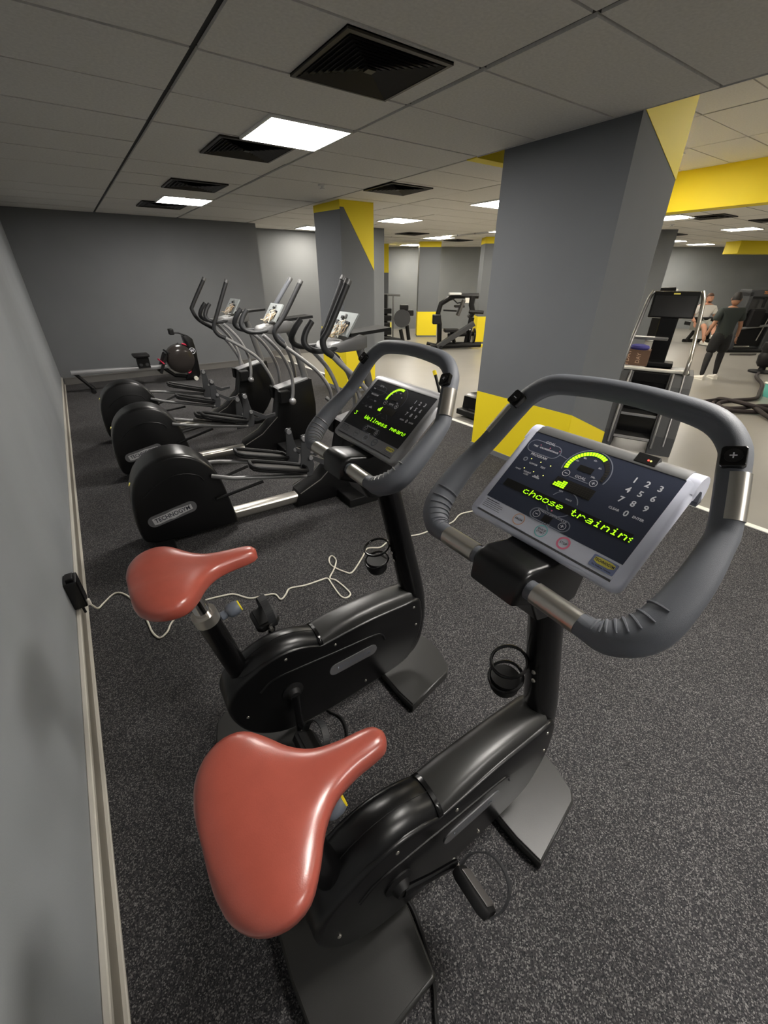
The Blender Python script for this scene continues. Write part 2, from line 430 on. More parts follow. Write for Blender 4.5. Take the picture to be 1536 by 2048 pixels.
# raised coffer and its yellow beam
bm = B(); box(bm, XP, XB+0.3, -3.2, 5.0, HC+0.012, HC+0.06); cof = struct(obj('ceiling_coffer', bm, M_tbar), 'raised pale ceiling beyond the big pillar')
tiles(cof, [XP+1.2*k for k in range(5)]+[XB], [1.42+0.587*k for k in range(-6, 6)]+[4.97], HC, M_tilepale, 0.010, 0.007)
bm = B(); box(bm, XP-0.004, XP, -3.2, 3.2, H-0.003, HC+0.012); struct(obj('ceiling_edge', bm, M_tile))
bm = B(); box(bm, XB, XB+0.3, -3.2, 5.0, H-0.004, HC+0.012); struct(obj('ceiling_beam', bm, M_yellow), 'long yellow beam side across the hall ceiling')
bm = B(); box(bm, XP, 5.4, 3.20, 3.32, H-0.004, HC+0.012); box(bm, 5.3, 5.4, 3.32, 4.9, H-0.004, HC+0.012); box(bm, 5.3, XB, 4.9, 5.0, H-0.004, HC+0.012); struct(obj('ceiling_beam', bm, M_yellow), 'yellow end of the raised ceiling beside the big pillar')
# boards beyond the coffer, then the far ceiling
bm = B(); box(bm, XP, 5.30, 3.32, YR+0.3, H+0.012, H+0.06); box(bm, 5.30, 8.1, 5.0, YR+0.3, H+0.012, H+0.06); ceil2 = struct(obj('ceiling_middle', bm, M_tbar), 'pale ceiling boards above the grey pillars')
tiles(ceil2, [XP, 4.26, 5.30], [3.32]+[1.42+0.587*k for k in range(4, 14)]+[YR+0.1], H, M_tilepale, 0.010, 0.007)
tiles(ceil2, [5.30, 6.7, XB], [5.0]+[1.42+0.587*k for k in range(7, 14)]+[YR+0.1], H, M_tilepale, 0.010, 0.007)
M_farceil = far_ceiling_mat((228, 224, 215))
bm = B(); box(bm, XB+0.3, 24, -3.2, YR+0.2, H, H+0.05); box(bm, 3.3, 24, YR+0.2, 21, H, H+0.05); struct(obj('ceiling_far', bm, M_farceil), 'pale far ceiling of the hall')
bm = B(); box(bm, 0, 2.6, 0, 0.5, 2.18, H, Matrix.Translation(hp(13.4, 9.85)) @ Matrix.Rotation(-AZ+0.12, 4, 'Z')); struct(obj('ceiling_beam', bm, M_yellow), 'short yellow beam in front of the far wall')

# ------------------------------------------------------------------ ceiling lights and vents
def ceiling_light(cx, cy, label, w=0.57, d=0.56, z=H):
    pm = M_panel if cx < XP else M_panelw
    t = thing('ceiling_light', (cx, cy, z), label, 'light', group='ceiling light panels')
    b = B()
    for a in ((-w/2-0.015, w/2+0.015, -d/2-0.015, -d/2), (-w/2-0.015, w/2+0.015, d/2, d/2+0.015), (-w/2-0.015, -w/2, -d/2, d/2), (w/2, w/2+0.015, -d/2, d/2)):
        box(b, *a, -0.016, 0.0)
    obj('frame', b, M_alum, t)
    b = B(); box(b, -w/2, w/2, -d/2, d/2, -0.010, -0.001); obj('diffuser', b, pm, t)
    return t
for cx, cy, lb in ((1.68, 3.48, 'square ceiling light between two vents, the nearest and largest'),
                   (1.68, 6.96, 'square ceiling light near the charcoal back wall'),
                   (1.68, 0.0, 'square ceiling light overhead behind the viewer'),
                   (5.28, 7.02, 'ceiling light right of the yellow-topped pillar'),
                   (4.62, 9.05, 'ceiling light in the recess left of the yellow-topped pillar'),
                   (5.28, 4.74, 'ceiling light half hidden by the left side of the big pillar'),
                   (8.28, 9.35, 'lower of the far ceiling lights above the leg press machine'),
                   (9.35, 11.75, 'farthest ceiling light above the pale far pillar'),
                   (8.40, 7.25, 'small distant ceiling light touching the big pillar'),
                   (8.78, 4.10, 'ceiling light right of the big pillar under the yellow beam'),
                   (12.0, 4.10, 'long bright ceiling light at the right edge of the hall'),
                   (14.3, 6.45, 'distant ceiling light beside the slim pillar beyond the climber'),
                   (16.3, 6.50, 'distant ceiling light close to the far right wall'),
                   (1.68, -2.1, 'ceiling light at the rear end of the cardio area'),
                   (11.5, 0.4, 'ceiling light outside the view on the hall side'),
                   (12.2, 8.6, 'hall ceiling light hidden behind the big pillar'),
                   (16.5, 2.4, 'hall ceiling light beyond the right edge')):
    ceiling_light(cx, cy, lb)
for cx, cy, lb in ((5.6, 1.0, 'raised ceiling light nearest the big pillar, out of view'), (5.6, -1.6, 'raised ceiling light farthest from the big pillar, out of view'), (6.7, 3.6, 'raised ceiling light behind the big pillar beside the yellow beam')):
    ceiling_light(cx, cy, lb, z=HC)

def ceiling_vent(cx, cy, label, w=0.58, d=0.56, n=8):
    t = thing('ceiling_vent', (cx, cy, H), label, 'vent', group='square ceiling vents')
    def ring(b, a0, a1, z0, z1):      # sloping square ring
        R = []
        for s, z in ((a0, z0), (a1, z1)):
            R.append([b.verts.new((sx*w/2*s, sy*d/2*s, z)) for sx, sy in ((-1, -1), (1, -1), (1, 1), (-1, 1))])
        for k in range(4): b.faces.new((R[0][k], R[0][(k+1) % 4], R[1][(k+1) % 4], R[1][k]))
    b = B(); box(b, -w/2, w/2, -d/2, d/2, -0.006, 0.0); obj('backing', b, M_tbar, t)
    b = B(); ring(b, 1.0, 1.0, 0.0, -0.014); ring(b, 1.0, 0.93, -0.014, -0.016); ring(b, 0.93, 0.92, -0.016, -0.006); obj('frame', b, M_ventblack, t)
    for k in range(n):
        a = 0.90-0.82*k/n
        b = B(); ring(b, a, a-0.055, -0.016, -0.007); ring(b, a-0.008, a-0.06, -0.017, -0.0075); obj('louvre', b, M_ventblack, t)
    b = B(); box(b, -w*.04, w*.04, -d*.04, d*.04, -0.016, -0.007); obj('centre_plate', b, M_ventblack, t)
    return t
for cx, cy, lb, n in ((1.54, 2.31, 'nearest and largest dark square ceiling vent', 9), (1.535, 4.07, 'dark ceiling vent just beyond the nearest light', 8),
                      (1.55, 5.83, 'third dark ceiling vent in the row toward the back wall', 6), (1.52, 7.55, 'dark ceiling vent partly behind the second light', 4),
                      (3.50, 4.70, 'dark ceiling vent left of the big pillar', 6), (7.05, 8.9, 'small dark vent between the two distant lights', 4),
                      (9.25, 3.66, 'dark vent right of the big pillar near the yellow beam', 4), (10.6, 3.2, 'dark vent at the right edge above the long light', 4),
                      (12.2, 5.6, 'thin dark vent beside the slim pillar beyond the climber', 3), (9.3, 9.7, 'faint far vent left of the big pillar', 3)):
    ceiling_vent(cx, cy, lb, n=n)
def sprinkler(cx, cy, label):
    b = B(); lathe(b, [(0.045, 0), (0.045, -0.01), (0.015, -0.016), (0.012, -0.03), (0.03, -0.034), (0.03, -0.04), (0, -0.042)], 14)
    o = tag(obj('sprinkler', b, M_alum, smooth=True), label, 'sprinkler'); o.location = (cx, cy, H)
sprinkler(2.69, 5.0, 'small round ceiling sprinkler left of the pillar vent')
sprinkler(9.9, 4.55, 'small ceiling sprinkler beside the long light')

# ------------------------------------------------------------------ dot matrix letters
F = {'c': '00000 00000 01110 10000 10000 10001 01110', 'h': '10000 10000 10110 11001 10001 10001 10001', 'o': '00000 00000 01110 10001 10001 10001 01110',
     's': '00000 00000 01110 10000 01110 00001 11110', 'e': '00000 00000 01110 10001 11111 10000 01110', 't': '01000 01000 11100 01000 01000 01001 00110',
     'r': '00000 00000 10110 11001 10000 10000 10000', 'a': '00000 00000 01110 00001 01111 10001 01111', 'i': '00100 00000 01100 00100 00100 00100 01110',
     'n': '00000 00000 10110 11001 10001 10001 10001', 'W': '10001 10001 10001 10101 10101 10101 01010', 'l': '01100 00100 00100 00100 00100 00100 01110',
     'm': '00000 00000 11010 10101 10101 10001 10001', '3': '11111 00010 00100 00010 00001 10001 01110', ' ': '00000 '*7, '/': '00000 00000 01000 10000 01000 00000 01000', '_': '00000 00000 01100 10000 01100 00000 11000'}
def dots(bm, s, x0, y0, px, py, M, z, slant=0.12):
    for ci, ch in enumerate(s):
        rows = F[ch].split()
        for r, row in enumerate(rows):
            for c, v in enumerate(row):
                if v == '1':
                    x = x0+(ci*6+c)*px+(6-r)*py*slant; y = y0+(6-r)*py; a = 0.42
                    flat_poly(bm, [(x-px*a, y-py*a), (x+px*a, y-py*a), (x+px*a, y+py*a), (x-px*a, y+py*a)], M, z)

# ------------------------------------------------------------------ exercise bikes
def saddle(par, du, dw):
    prof = [(0.0, .065, .0, .034), (.010, .103, .006, .048), (.035, .135, .013, .064), (.072, .150, .016, .074), (.108, .143, .014, .076), (.138, .112, .010, .070),
            (.165, .075, .006, .060), (.200, .047, .002, .050), (.245, .034, .000, .046), (.285, .030, -.003, .042), (.312, .025, -.007, .034), (.325, .012, -.016, .018)]
    q = spline(prof, 3); secs = []
    for s, hw, top, th in q:
        sec = []
        for k in range(28):
            a = 2*PI*k/28; c, sn = math.cos(a), math.sin(a)
            y = hw*math.copysign(abs(c)**0.85, c)
            if sn >= 0:
                z = top-0.026+0.026*abs(sn)**0.75
                z -= 0.006*math.exp(-(y/0.025)**2)*max(0, min(1, (0.2-s)/0.1))*sn     # shallow channel along the middle
            else: z = top-0.026-(th-0.02)*abs(sn)**0.5
            sec.append((-0.780+du+s, y, 0.915+dw+z))
        secs.append(sec)
    b = B(); loft(b, secs); return obj('saddle', b, M_seat, par, smooth=True, angle=80)

def console(par, lit, M_fr, M_dis, M_st, M_pr, text, bright):
    o = (0.005, 0, 1.2415); ey = Vector((0.753, 0, 0.659)).normalized(); ez = Vector((-ey.z, 0, ey.x)); ex = Vector((0, -1, 0))
    Mx = frameM(o, ex, ey, ez)
    # shell: rounded plate, its top edge rolled over to the back
    b = B(); prism(b, rrect(-.171, .171, -.137, .098, .016, 5), 'z', -.022, .0022, Mx, bev=.006, seg=3)
    con = obj('console', b, M_fr, par, smooth=True, angle=35)
    prof = [(.070, .0018)]
    for k in range(0, 11): a = PI/2-k*PI/10*1.15; prof.append((.092+.030*math.cos(a), -.028+.030*math.sin(a)))
    prof += [(.094, -.062), (.086, -.052), (.098, -.034), (.092, -.022), (.070, -.020)]
    for sx in (-1, 1):
        b = B(); loft(b, [[Mx @ Vector((sx*x, y, n)) for y, n in prof] for x in (.1505, .171)]); obj('end_cap', b, M_fr, con, smooth=True, angle=40)
    # textured roll along the top edge
    b = B(); p2 = [(.0905, .0036)]
    for k in range(0, 7): a = PI/2-k*PI/6*1.0; p2.append((.092+.0318*math.cos(a), -.028+.0318*math.sin(a)))
    p2 += [(.092, -.03), (.0905, -.002)]
    loft(b, [[Mx @ Vector((x, y, n)) for y, n in p2] for x in (-.1505, .1505)]); obj('top_roll', b, M_silverdk if bright else M_silver, con, smooth=True)
    def plate(nm, poly, z0, z1, m):
        b = B(); prism(b, poly, 'z', z0, z1, Mx); return obj(nm, b, m, con)
    plate('display', [(-.152, -.09), (.152, -.09), (.152, .0905), (-.152, .0905)], .001, .0032, M_dis)
    plate('key_strip', rrect(-.152, .152, -.122, -.0902, .003), .001, .0030, M_st)
    b = B(); box(b, -.152, .152, -.1265, -.1225, .0005, .0022, Mx); obj('strip_groove', b, M_silverdk, con)
    Z = .0035
    # white and grey print
    pr = B(); gr = B()
    for r, row in enumerate(('123', '456', '789')):
        for c, ch in enumerate(row):
            b = B(); text_into(b, ch, .0165, Mx @ Matrix.Translation((.084+.0217*c, .0595-.0218*r, Z)), .0004); obj('key_digit', b, M_pr[0], con)
    b = B(); text_into(b, '0', .0165, Mx @ Matrix.Translation((.1058, -.0056, Z)), .0004); obj('key_digit', b, M_pr[0], con)
    for s, x in (('CLEAR', .0842), ('ENTER', .1274)):
        b = B(); text_into(b, s, .0065, Mx @ Matrix.Translation((x, -.0058, Z)), .0002); obj('key_word', b, M_pr[0], con)
    for s, x, y, sz in (('GOAL', -.104, .0735, .0085), ('PROGRAM', -.108, .0372, .0085), ('GOAL', -.003, .0262, .0085), ("LIVELLO DIFFICOLTA'", -.0005, -.0672, .0068), ('1 ÷ 25', -.001, -.0885, .0062),
                        ('TIME', -.131, .058, .0055), ('CALORIES', -.109, .058, .0050), ('DISTANCE', -.087, .058, .0050), ('CUSTOM', -.1075, .0165, .0050), ('TEST', -.0834, .0165, .0055),
                        ('20-', -.030, .058, .0052), ('40-', -.020, .068, .0052), ('60-', .001, .070, .0052), ('80-', .018, .058, .0052), ('100-', .017, .036, .0052), ('WEIGHT', -.1068, -.0055, .0048), ('LOSS', -.1068, -.0105, .0052),
                        ('HEART', -.131, -.0055, .0045), ('RPM', -.018, -.0145, .0045), ('WATT', .006, -.0255, .0045)):
        text_into(pr if sz > .0051 or lit else gr, s, sz, Mx @ Matrix.Translation((x, y, Z)), .00012)
    flat_ring(gr, (-.131, .0215), .0028, .0052, Mx, Z)
    for k, hgt in enumerate((.003, .006, .0045, .0085, .006, .003)): flat_poly(pr, [(-.0905+.0028*k, -.0105), (-.0885+.0028*k, -.0105), (-.0885+.0028*k, -.0105+hgt), (-.0905+.0028*k, -.0105+hgt)], Mx, Z)
    # capsules and arcs
    cap = rrect(-.148, -.070, .0425, .0725, .0149, 7); flat_stroke(gr, cap, .0016, Mx, Z, True)
    flat_stroke(gr, [(-.070, .0565), (-.052, .0535)], .0013, Mx, Z)
    flat_ring(gr, (-.0035, .044), .0455, .0475, Mx, Z, math.radians(-18), math.radians(197), 40)
    flat_stroke(gr, [(-.024, .0205), (.016, .0205)], .0016, Mx, Z)
    flat_ring(gr, (0, -.0375), .0270, .0290, Mx, Z, math.radians(20), math.radians(75), 8); flat_ring(gr, (0, -.0375), .0270, .0290, Mx, Z, math.radians(120), math.radians(160), 8)
    flat_ring(gr, (0, -.0375), .0270, .0290, Mx, Z, math.radians(200), math.radians(240), 8); flat_ring(gr, (0, -.0375), .0270, .0290, Mx, Z, math.radians(290), math.radians(330), 8)
    cap = rrect(-.0435, .0415, -.0915+.003, -.0655+.0005, .0124, 7); flat_stroke(gr, cap[:16]+cap[16:], .0022, Mx, Z, True)
    for c in ((-.0333, .0247), (.0251, .0248), (-.0298, -.0777), (.0281, -.0777)):
        flat_ring(pr, c, .0064, .0076, Mx, Z+.0004); 
        flat_poly(pr, [(c[0]-.0034, c[1]-.0008), (c[0]+.0034, c[1]-.0008), (c[0]+.0034, c[1]+.0008), (c[0]-.0034, c[1]+.0008)], Mx, Z+.0004)
        if c[0] > 0: flat_poly(pr, [(c[0]-.0008, c[1]-.0034), (c[0]+.0008, c[1]-.0034), (c[0]+.0008, c[1]+.0034), (c[0]-.0008, c[1]+.0034)], Mx, Z+.0004)
    obj('panel_print', pr, M_pr[0], con)['kind'] = 'stuff'; obj('panel_outline', gr, M_pr[1], con)['kind'] = 'stuff'
    for c in ((-.0333, .0247), (.0251, .0248), (-.0298, -.0777), (.0281, -.0777)):
        b = B(); prism(b, [(c[0]+.0062*math.cos(a*PI/8), c[1]+.0062*math.sin(a*PI/8)) for a in range(16)], 'z', .003, .0037, Mx); obj('round_key', b, M_dis, con)
    # led windows
    for x0, x1, y0, y1 in ((-.137, .138, -.0525, -.0345), (-.0435, .0386, -.0105, .0125), (-.020, .010, .040, .0525), (-.0145, .0035, -.086, -.0715)):
        b = B(); box(b, x0, x1, y0, y1, .003, .0036, Mx); obj('led_window', b, M_leddark, con)
    for i, ch in enumerate(text[0]):
        if ch != ' ':
            b = B(); dots(b, ch, text[1]+i*6*.00262, -.0497, .00262, .00198, Mx, .0040); obj('led_letter', b, M_led, con)
    if text[2]:
        b = B(); dots(b, text[2], text[3], -.0497, .0021, .00198, Mx, .0040); obj('led_letter', b, M_led, con)
    # gauge segments
    on = B(); off = B()
    for k in range(26):
        a0 = math.radians(193-k*8.1); a1 = math.radians(193-k*8.1-6.4)
        flat_ring(on if k < text[4] else off, (-.0035, .044), .0345, .0425, Mx, .0038, a1, a0, 2)
    for c in range(16):
        for r in range(5):
            x = -.0418+c*.0051; y = -.0085+r*.0042
            lit_cell = (r < text[5][c]) if c < len(text[5]) else False
            flat_poly(on if lit_cell else off, [(x, y), (x+.0042, y), (x+.0042, y+.0032), (x, y+.0032)], Mx, .0040)
    obj('led_gauge', on, M_led, con)['kind'] = 'stuff'; obj('unlit_segments', off, M_ledcell, con)['kind'] = 'stuff'
    # small indicator lamps
    a = B(); r = B()
    for x, y in ((-.119, .0265), (-.095, .0265), (-.071, .0265), (-.119, .001), (-.095, .001), (-.071, .001)): flat_ring(a, (x, y), 0, .0013, Mx, Z, n=8)
    for x, y in ((-.121, .0635), (-.098, .0635), (-.0745, .0635)): flat_ring(r, (x, y), 0, .0013, Mx, Z, n=8)
    flat_poly(r, [(-.0079, -.0612), (-.0057, -.0585), (-.0064, -.0571), (-.0079, -.0578), (-.0094, -.0571), (-.0101, -.0585)], Mx, Z)
    obj('yellow_lamps', a, M_ledyel if lit else M_printdim, con); obj('red_lamps', r, M_pink if lit else M_printdim, con)
    # start, stop and pause rings
    for c, m, s, w in (((-.0538, -.1045), M_orange if lit else M_printdim, ['PAUSA'], .0014), ((0, -.1045), M_teal if lit else M_printgrey, ['QUICK', 'START'], .0018), ((.0495, -.1051), M_pink if lit else M_printdim, ['STOP'], .0036)):
        b = B(); flat_ring(b, c, .0128-w, .0128, Mx, .0033); obj('key_ring', b, m, con)
        b = B()
        for i, x in enumerate(s): text_into(b, x, .0058, Mx @ Matrix.Translation((c[0], c[1]+(0 if len(s) == 1 else .003-.006*i), .0033)), .0001)
        obj('key_print', b, M_ink, con)
    b = B()
    for i, (x1, hh) in enumerate(((-.112, .0016), (-.100, .0009), (-.098, .0009), (-.104, .0009), (-.100, .0009))): flat_poly(b, [(-.147, -.0965-.0042*i), (x1, -.0965-.0042*i), (x1, -.0965-.0042*i+hh), (-.147, -.0965-.0042*i+hh)], Mx, .0033)
    obj('notice_print', b, M_ink, con)
    b = B(); prism(b, rrect(.106, .150, -.1165, -.0945, .002), 'z', .003, .0040, Mx); obj('badge_plate', b, M_badgeb if bright else M_strip2, con)
    b = B(); flat_poly(b, [(.110, -.1055), (.118, -.1085), (.138, -.1085), (.146, -.1055), (.146, -.0985), (.138, -.0965), (.118, -.0965), (.110, -.0985)], Mx, .0042); obj('badge_shield', b, M_badgey, con)
    b = B(); text_into(b, 'TECHNOGYM', .0068, Mx @ Matrix.Translation((.128, -.1025, .0045)), .0002, xs=0.82); text_into(b, 'The Wellness Company', .0036, Mx @ Matrix.Translation((.128, -.1128, .0045)), .0001); obj('badge_print', b, M_ink, con)
    # receiver window on the roll
    if lit:
        b = B(); box(b, .058, .097, .096, .1165, -.012, .0036, Mx, bev=.001, seg=1); obj('receiver_window', b, M_leddark, con)
        b = B(); flat_ring(b, (.081, .1045), 0, .0018, Mx, .0040, n=10); obj('receiver_lamp', b, M_ledred, con)
        b = B(); flat_ring(b, (.0855, .1042), 0, .0018, Mx, .0040, n=10); obj('receiver_lamp', b, M_ledyel, con)
    # black housing behind
    b = B(); loft(b, [[Mx @ Vector(p) for p in ((-.15, -.115, -.012), (.15, -.115, -.012), (.15, .085, -.012), (-.15, .085, -.012))],
                      [Mx @ Vector(p) for p in ((-.14, -.11, -.045), (.14, -.11, -.045), (.14, .07, -.045), (-.14, .07, -.045))],
                      [Mx @ Vector(p) for p in ((-.07, -.11, -.075), (.07, -.11, -.075), (.07, .03, -.075), (-.07, .03, -.075))]])
    obj('rear_housing', b, M_blackm, con)
    return con

def bike(x, y, rz, label, seat_du, seat_dw, crank, lit, bright, text):
    t = thing('exercise_bike', (x, y, 0), label, 'exercise bike', rz, 'upright exercise bikes')
    # feet
    for nm, pts in (('front_foot', [(0, -.205), (0.235, -.158), (.262, -.135), (.287, -.05), (.29, 0), (.287, .05), (.262, .135), (.235, .158), (0, .205), (-.012, .12), (-.015, 0), (-.012, -.12)]),
                    ('rear_foot', [(-.425, -.20), (-.415, -.195), (-.395, -.06), (-.395, .06), (-.415, .195), (-.425, .20), (-.66, .215), (-.70, .185), (-.725, .10), (-.73, 0), (-.725, -.10), (-.70, -.185), (-.66, -.215)])):
        b = B(); prism(b, pts, 'z', 0.0, .045, bev=.008, seg=2); ft = obj(nm, b, M_footblack, t, smooth=True, angle=50)
        b = B(); prism(b, [((p[0]-(.13 if nm[0] == 'f' else -.56))*.97+(.13 if nm[0] == 'f' else -.56), p[1]*.97) for p in pts], 'z', .0435, .049, bev=.002, seg=1); obj('foot_cover', b, M_footblack, ft, smooth=True)
    # frame tube: post down, round the front bend and back under the shroud
    fr = [(-.010, 0, 1.045), (.012, 0, .96), (.052, 0, .80), (.092, 0, .64), (.126, 0, .50), (.145, 0, .40), (.148, 0, .30), (.130, 0, .20), (.080, 0, .150), (-.05, 0, .135), (-.30, 0, .135)]
    b = B(); tube(b, fr, [.040, .042, .044, .047, .050, .050, .050, .050, .048, .045, .045], 18, sub=4, flat=0.95, up=(0, 1, 0)); obj('frame_tube', b, M_blackgl, t, smooth=True, angle=60)
    # shroud: outline in (u,w) lofted across v with rounded shoulders
    out = [(-.56, .495), (-.52, .512), (-.445, .520), (-.375, .503), (-.330, .480), (-.304, .474), (-.20, .478), (-.10, .480), (.04, .471), (.128, .462), (.150, .40), (.152, .30), (.120, .20), (.06, .135), (-.146, .112), (-.317, .104), (-.47, .118), (-.56, .165), (-.62, .235), (-.652, .32), (-.655, .40), (-.625, .46)]
    outs = spline(out, 4, True); cx, cz = -.25, .31
    def ins(k, dz=0.0): return [((p[0]-cx)*k+cx, (p[1]-cz)*k+cz+dz) for p in outs]
    b = B(); loft(b, [[(p[0], v, p[1]) for p in ins(k)] for v, k in ((-.060, .955), (-.0585, .975), (-.053, .992), (-.045, 1.0), (.045, 1.0), (.053, .992), (.0585, .975), (.060, .955))])
    sh = obj('shroud', b, M_black, t, smooth=True, angle=50)
    # domed cover over the rear wheel
    b = B(); secs = []
    for u, w, hw, base in [(-.625, .455, .042, .42), (-.585, .500, .052, .45), (-.54, .528, .056, .47), (-.49, .545, .058, .48), (-.44, .548, .058, .48), (-.39, .538, .057, .47), (-.345, .518, .056, .46), (-.315, .502, .055, .45)]:
        secs.append([(u, hw*math.cos(PI*k/14)*1.0, base+(w-base)*math.sin(PI*k/14)**0.7) for k in range(15)])
    loft(b, secs); hump = obj('wheel_cover', b, M_black, t, smooth=True, angle=60)
    b = B(); tube(b, [(s[7][0], -.006, s[7][2]+.0005) for s in secs[1:]], .0009, 6); obj('centre_seam', b, M_blackm, hump)
    b = B(); secs = []
    for u, w, hw, base in [(-.308, .500, .056, .46), (-.25, .512, .054, .47), (-.15, .520, .052, .47), (-.05, .518, .051, .465), (.05, .508, .050, .46), (.10, .500, .050, .455)]:
        secs.append([(u, hw*math.copysign(abs(math.cos(PI*k/14))**0.6, math.cos(PI*k/14)), base+(w-base)*math.sin(PI*k/14)**0.5) for k in range(15)])
    loft(b, secs); obj('top_cover', b, M_footblack, t, smooth=True, angle=60)
    b = B()
    for k in range(1): loft(b, [[(u, .0585*math.cos(PI*j/14), .455+(.049+e)*max(0, math.sin(PI*j/14))**0.6) for j in range(15)] for u, e in ((-.322, .001), (-.320, .004), (-.309, .004), (-.307, .001))])
    obj('cover_band', b, M_blackgl, t, smooth=True)
    for s in (-1, 1):
        # raised spine and badge on each side
        ln = [(-.55, .395), (-.50, .425), (-.40, .420), (-.25, .405), (-.10, .392), (-.06, .375), (-.045, .34)]
        b = B(); tube(b, [(p[0], s*.0605, p[1]) for p in ln], .004, 8, sub=4); obj('side_rib', b, M_black, sh, smooth=True)
        Ms = Matrix.Translation((-.19, s*.0605, .318)) @ Matrix.Rotation(-s*math.radians(0), 4, 'Y')
        cap = rrect(-.105, .105, -.026, .026, .0255, 7)
        b = B(); prism(b, cap, 'y', -.0015*s, .0025*s, Ms); bd = obj('side_badge', b, M_logogrey if not bright else M_logogrey, sh)
        b = B(); text_into(b, 'TECHNOGYM', .027, Matrix.Translation((-.19, s*.0634, .318)) @ Matrix.Rotation(PI/2, 4, 'X') @ Matrix.Rotation(0 if s < 0 else PI, 4, 'Y'), .0003, xs=.9); obj('badge_lettering', b, M_printdim, sh)
        for u, w in ((-.263, .444), (-.448, .489), (-.606, .309), (.100, .433), (.115, .33), (-.14, .155)):
            b = B(); lathe(b, [(.0055, 0), (.0055, .002), (.0035, .004), (0, .0045)], 10, Matrix.Translation((u, s*.0590, w)) @ Matrix.Rotation(-s*PI/2, 4, 'X')); obj('screw', b, M_steel, sh, smooth=True)
    # seat post, clamp, pin knob, saddle
    ax = Vector((-.053, 0, .282)).normalized()
    base = Vector((-.580, 0, .43))
    def post(l): p = base+ax*l; return (p.x, p.y, p.z)
    b = B(); tube(b, [post(0), post(.31)], .033, 20, flat=0.9, up=(0, 1, 0)); sp = obj('seat_post', b, M_blackgl, t, smooth=True)
    b = B(); tube(b, [post(.012), post(.03)], .039, 20); obj('post_collar', b, M_blackgl, sp, smooth=True)
    b = B(); tube(b, [post(.30), post(.335)], .036, 20); obj('clamp_ring', b, M_steel, sp, smooth=True)
    b = B(); tube(b, [post(.31), post(.44+seat_dw)], .023, 18); obj('inner_post', b, M_chrome, sp, smooth=True)
    b = B(); box(b, -.74+seat_du, -.58+seat_du, -.025, .025, .855+seat_dw, .885+seat_dw, bev=.004); obj('saddle_clamp', b, M_blackm, t)
    k0 = Vector(post(.285)); kd = Vector((.97, 0, .26)).normalized()
    Mk = frameM(k0, kd.orthogonal().normalized(), kd.cross(kd.orthogonal().normalized()), kd)
    b = B(); lathe(b, [(.008, .02), (.008, .036), (.013, .037), (.013, .055), (.018, .058), (.022, .068), (.022, .084), (.018, .094), (.0, .095)], 18, Mk); kb = obj('pin_knob', b, M_knobgrey, t, smooth=True, angle=50)
    b = B(); lathe(b, [(.017, .0945), (.017, .097), (0, .0975)], 18, Mk); obj('knob_cap', b, M_yellow, kb)
    saddle(t, seat_du, seat_dw)
    # cranks and pedals
    cu, cw = -.443, .321
    for s, ang in ((-1, crank), (1, crank+PI)):
        b = B(); lathe(b, [(.040, .055), (.040, .064), (.026, .070), (.018, .086), (.0, .087)], 18, Matrix.Translation((cu, 0, cw)) @ Matrix.Rotation(-s*PI/2, 4, 'X')); obj('crank_hub', b, M_blackm, t, smooth=True, angle=40)
        e = (cu+.17*math.cos(ang), cw+.17*math.sin(ang))
        b = B(); tube(b, [(cu, s*.082, cw), (cu+.085*math.cos(ang), s*.092, cw+.085*math.sin(ang)), (e[0], s*.10, e[1])], [.016, .013, .014], 12, flat=.6, up=(0, 1, 0)); ck = obj('crank', b, M_blackgl, t, smooth=True)
        b = B(); tube(b, [(e[0], s*.09, e[1]), (e[0], s*.122, e[1])], .007, 10); obj('pedal_axle', b, M_steel, ck)
        tilt = math.radians(58) if s < 0 and bright else math.radians(-8 if s > 0 else 30)
        Mp = Matrix.Translation((e[0], s*.168, e[1])) @ Matrix.Rotation(tilt, 4, 'Y')
        b = B(); prism(b, [(-.045, -.040), (-.030, -.056), (.028, -.056), (.044, -.034), (.044, .034), (.028, .056), (-.030, .056), (-.045, .040)], 'z', -.014, .012, Mp, bev=.005); pd = obj('pedal', b, M_blackm, t, smooth=True)
        b = B(); box(b, -.032, .030, -.044, .044, .0115, .0155, Mp, bev=.002, seg=1); obj('tread_pad', b, M_padgrey if bright else M_blackm, pd)
        b = B(); arc = [(0.012, -.058, -.004), (.014, -.066, .030), (.016, -.052, .068), (.016, -.012, .088), (.016, .030, .078), (.014, .058, .042), (.012, .058, -.004)]
        P = [Mp @ Vector(p) for p in spline(arc, 5)]
        tx = (Mp.to_3x3() @ Vector((1, 0, 0)))
        for p, q in zip(P, P[1:]):
            r = (q-p).normalized().cross(tx)*.0018
            a0, a1, b0, b1 = p-tx*.014, p+tx*.014, q-tx*.014, q+tx*.014
            v = [b.verts.new(x) for x in (a0-r, a1-r, a1+r, a0+r, b0-r, b1-r, b1+r, b0+r)]
            for f in ((0, 1, 5, 4), (1, 2, 6, 5), (2, 3, 7, 6), (3, 0, 4, 7), (0, 3, 2, 1), (4, 5, 6, 7)): b.faces.new([v[i] for i in f])
        obj('toe_strap', b, M_gripdark, pd)
    # handlebar loop
    half = [(-.168, .0, 1.116), (-.168, .158, 1.114), (-.160, .205, 1.118), (-.125, .240, 1.145), (-.06, .248, 1.20), (0, .242, 1.25), (.023, .235, 1.275), (.06, .208, 1.341), (.08, .19, 1.375), (.092, .15, 1.402), (.095, .08, 1.412), (.093, 0, 1.416)]
    rad = [.0185, .0195, .027, .031, .027, .0225, .0220, .0220, .0215, .0215, .0205, .020]
    full = [(u, -v, w) for u, v, w in half]+[(u, v, w) for u, v, w in half[-2:0:-1]]
    fr_ = rad+rad[-2:0:-1]
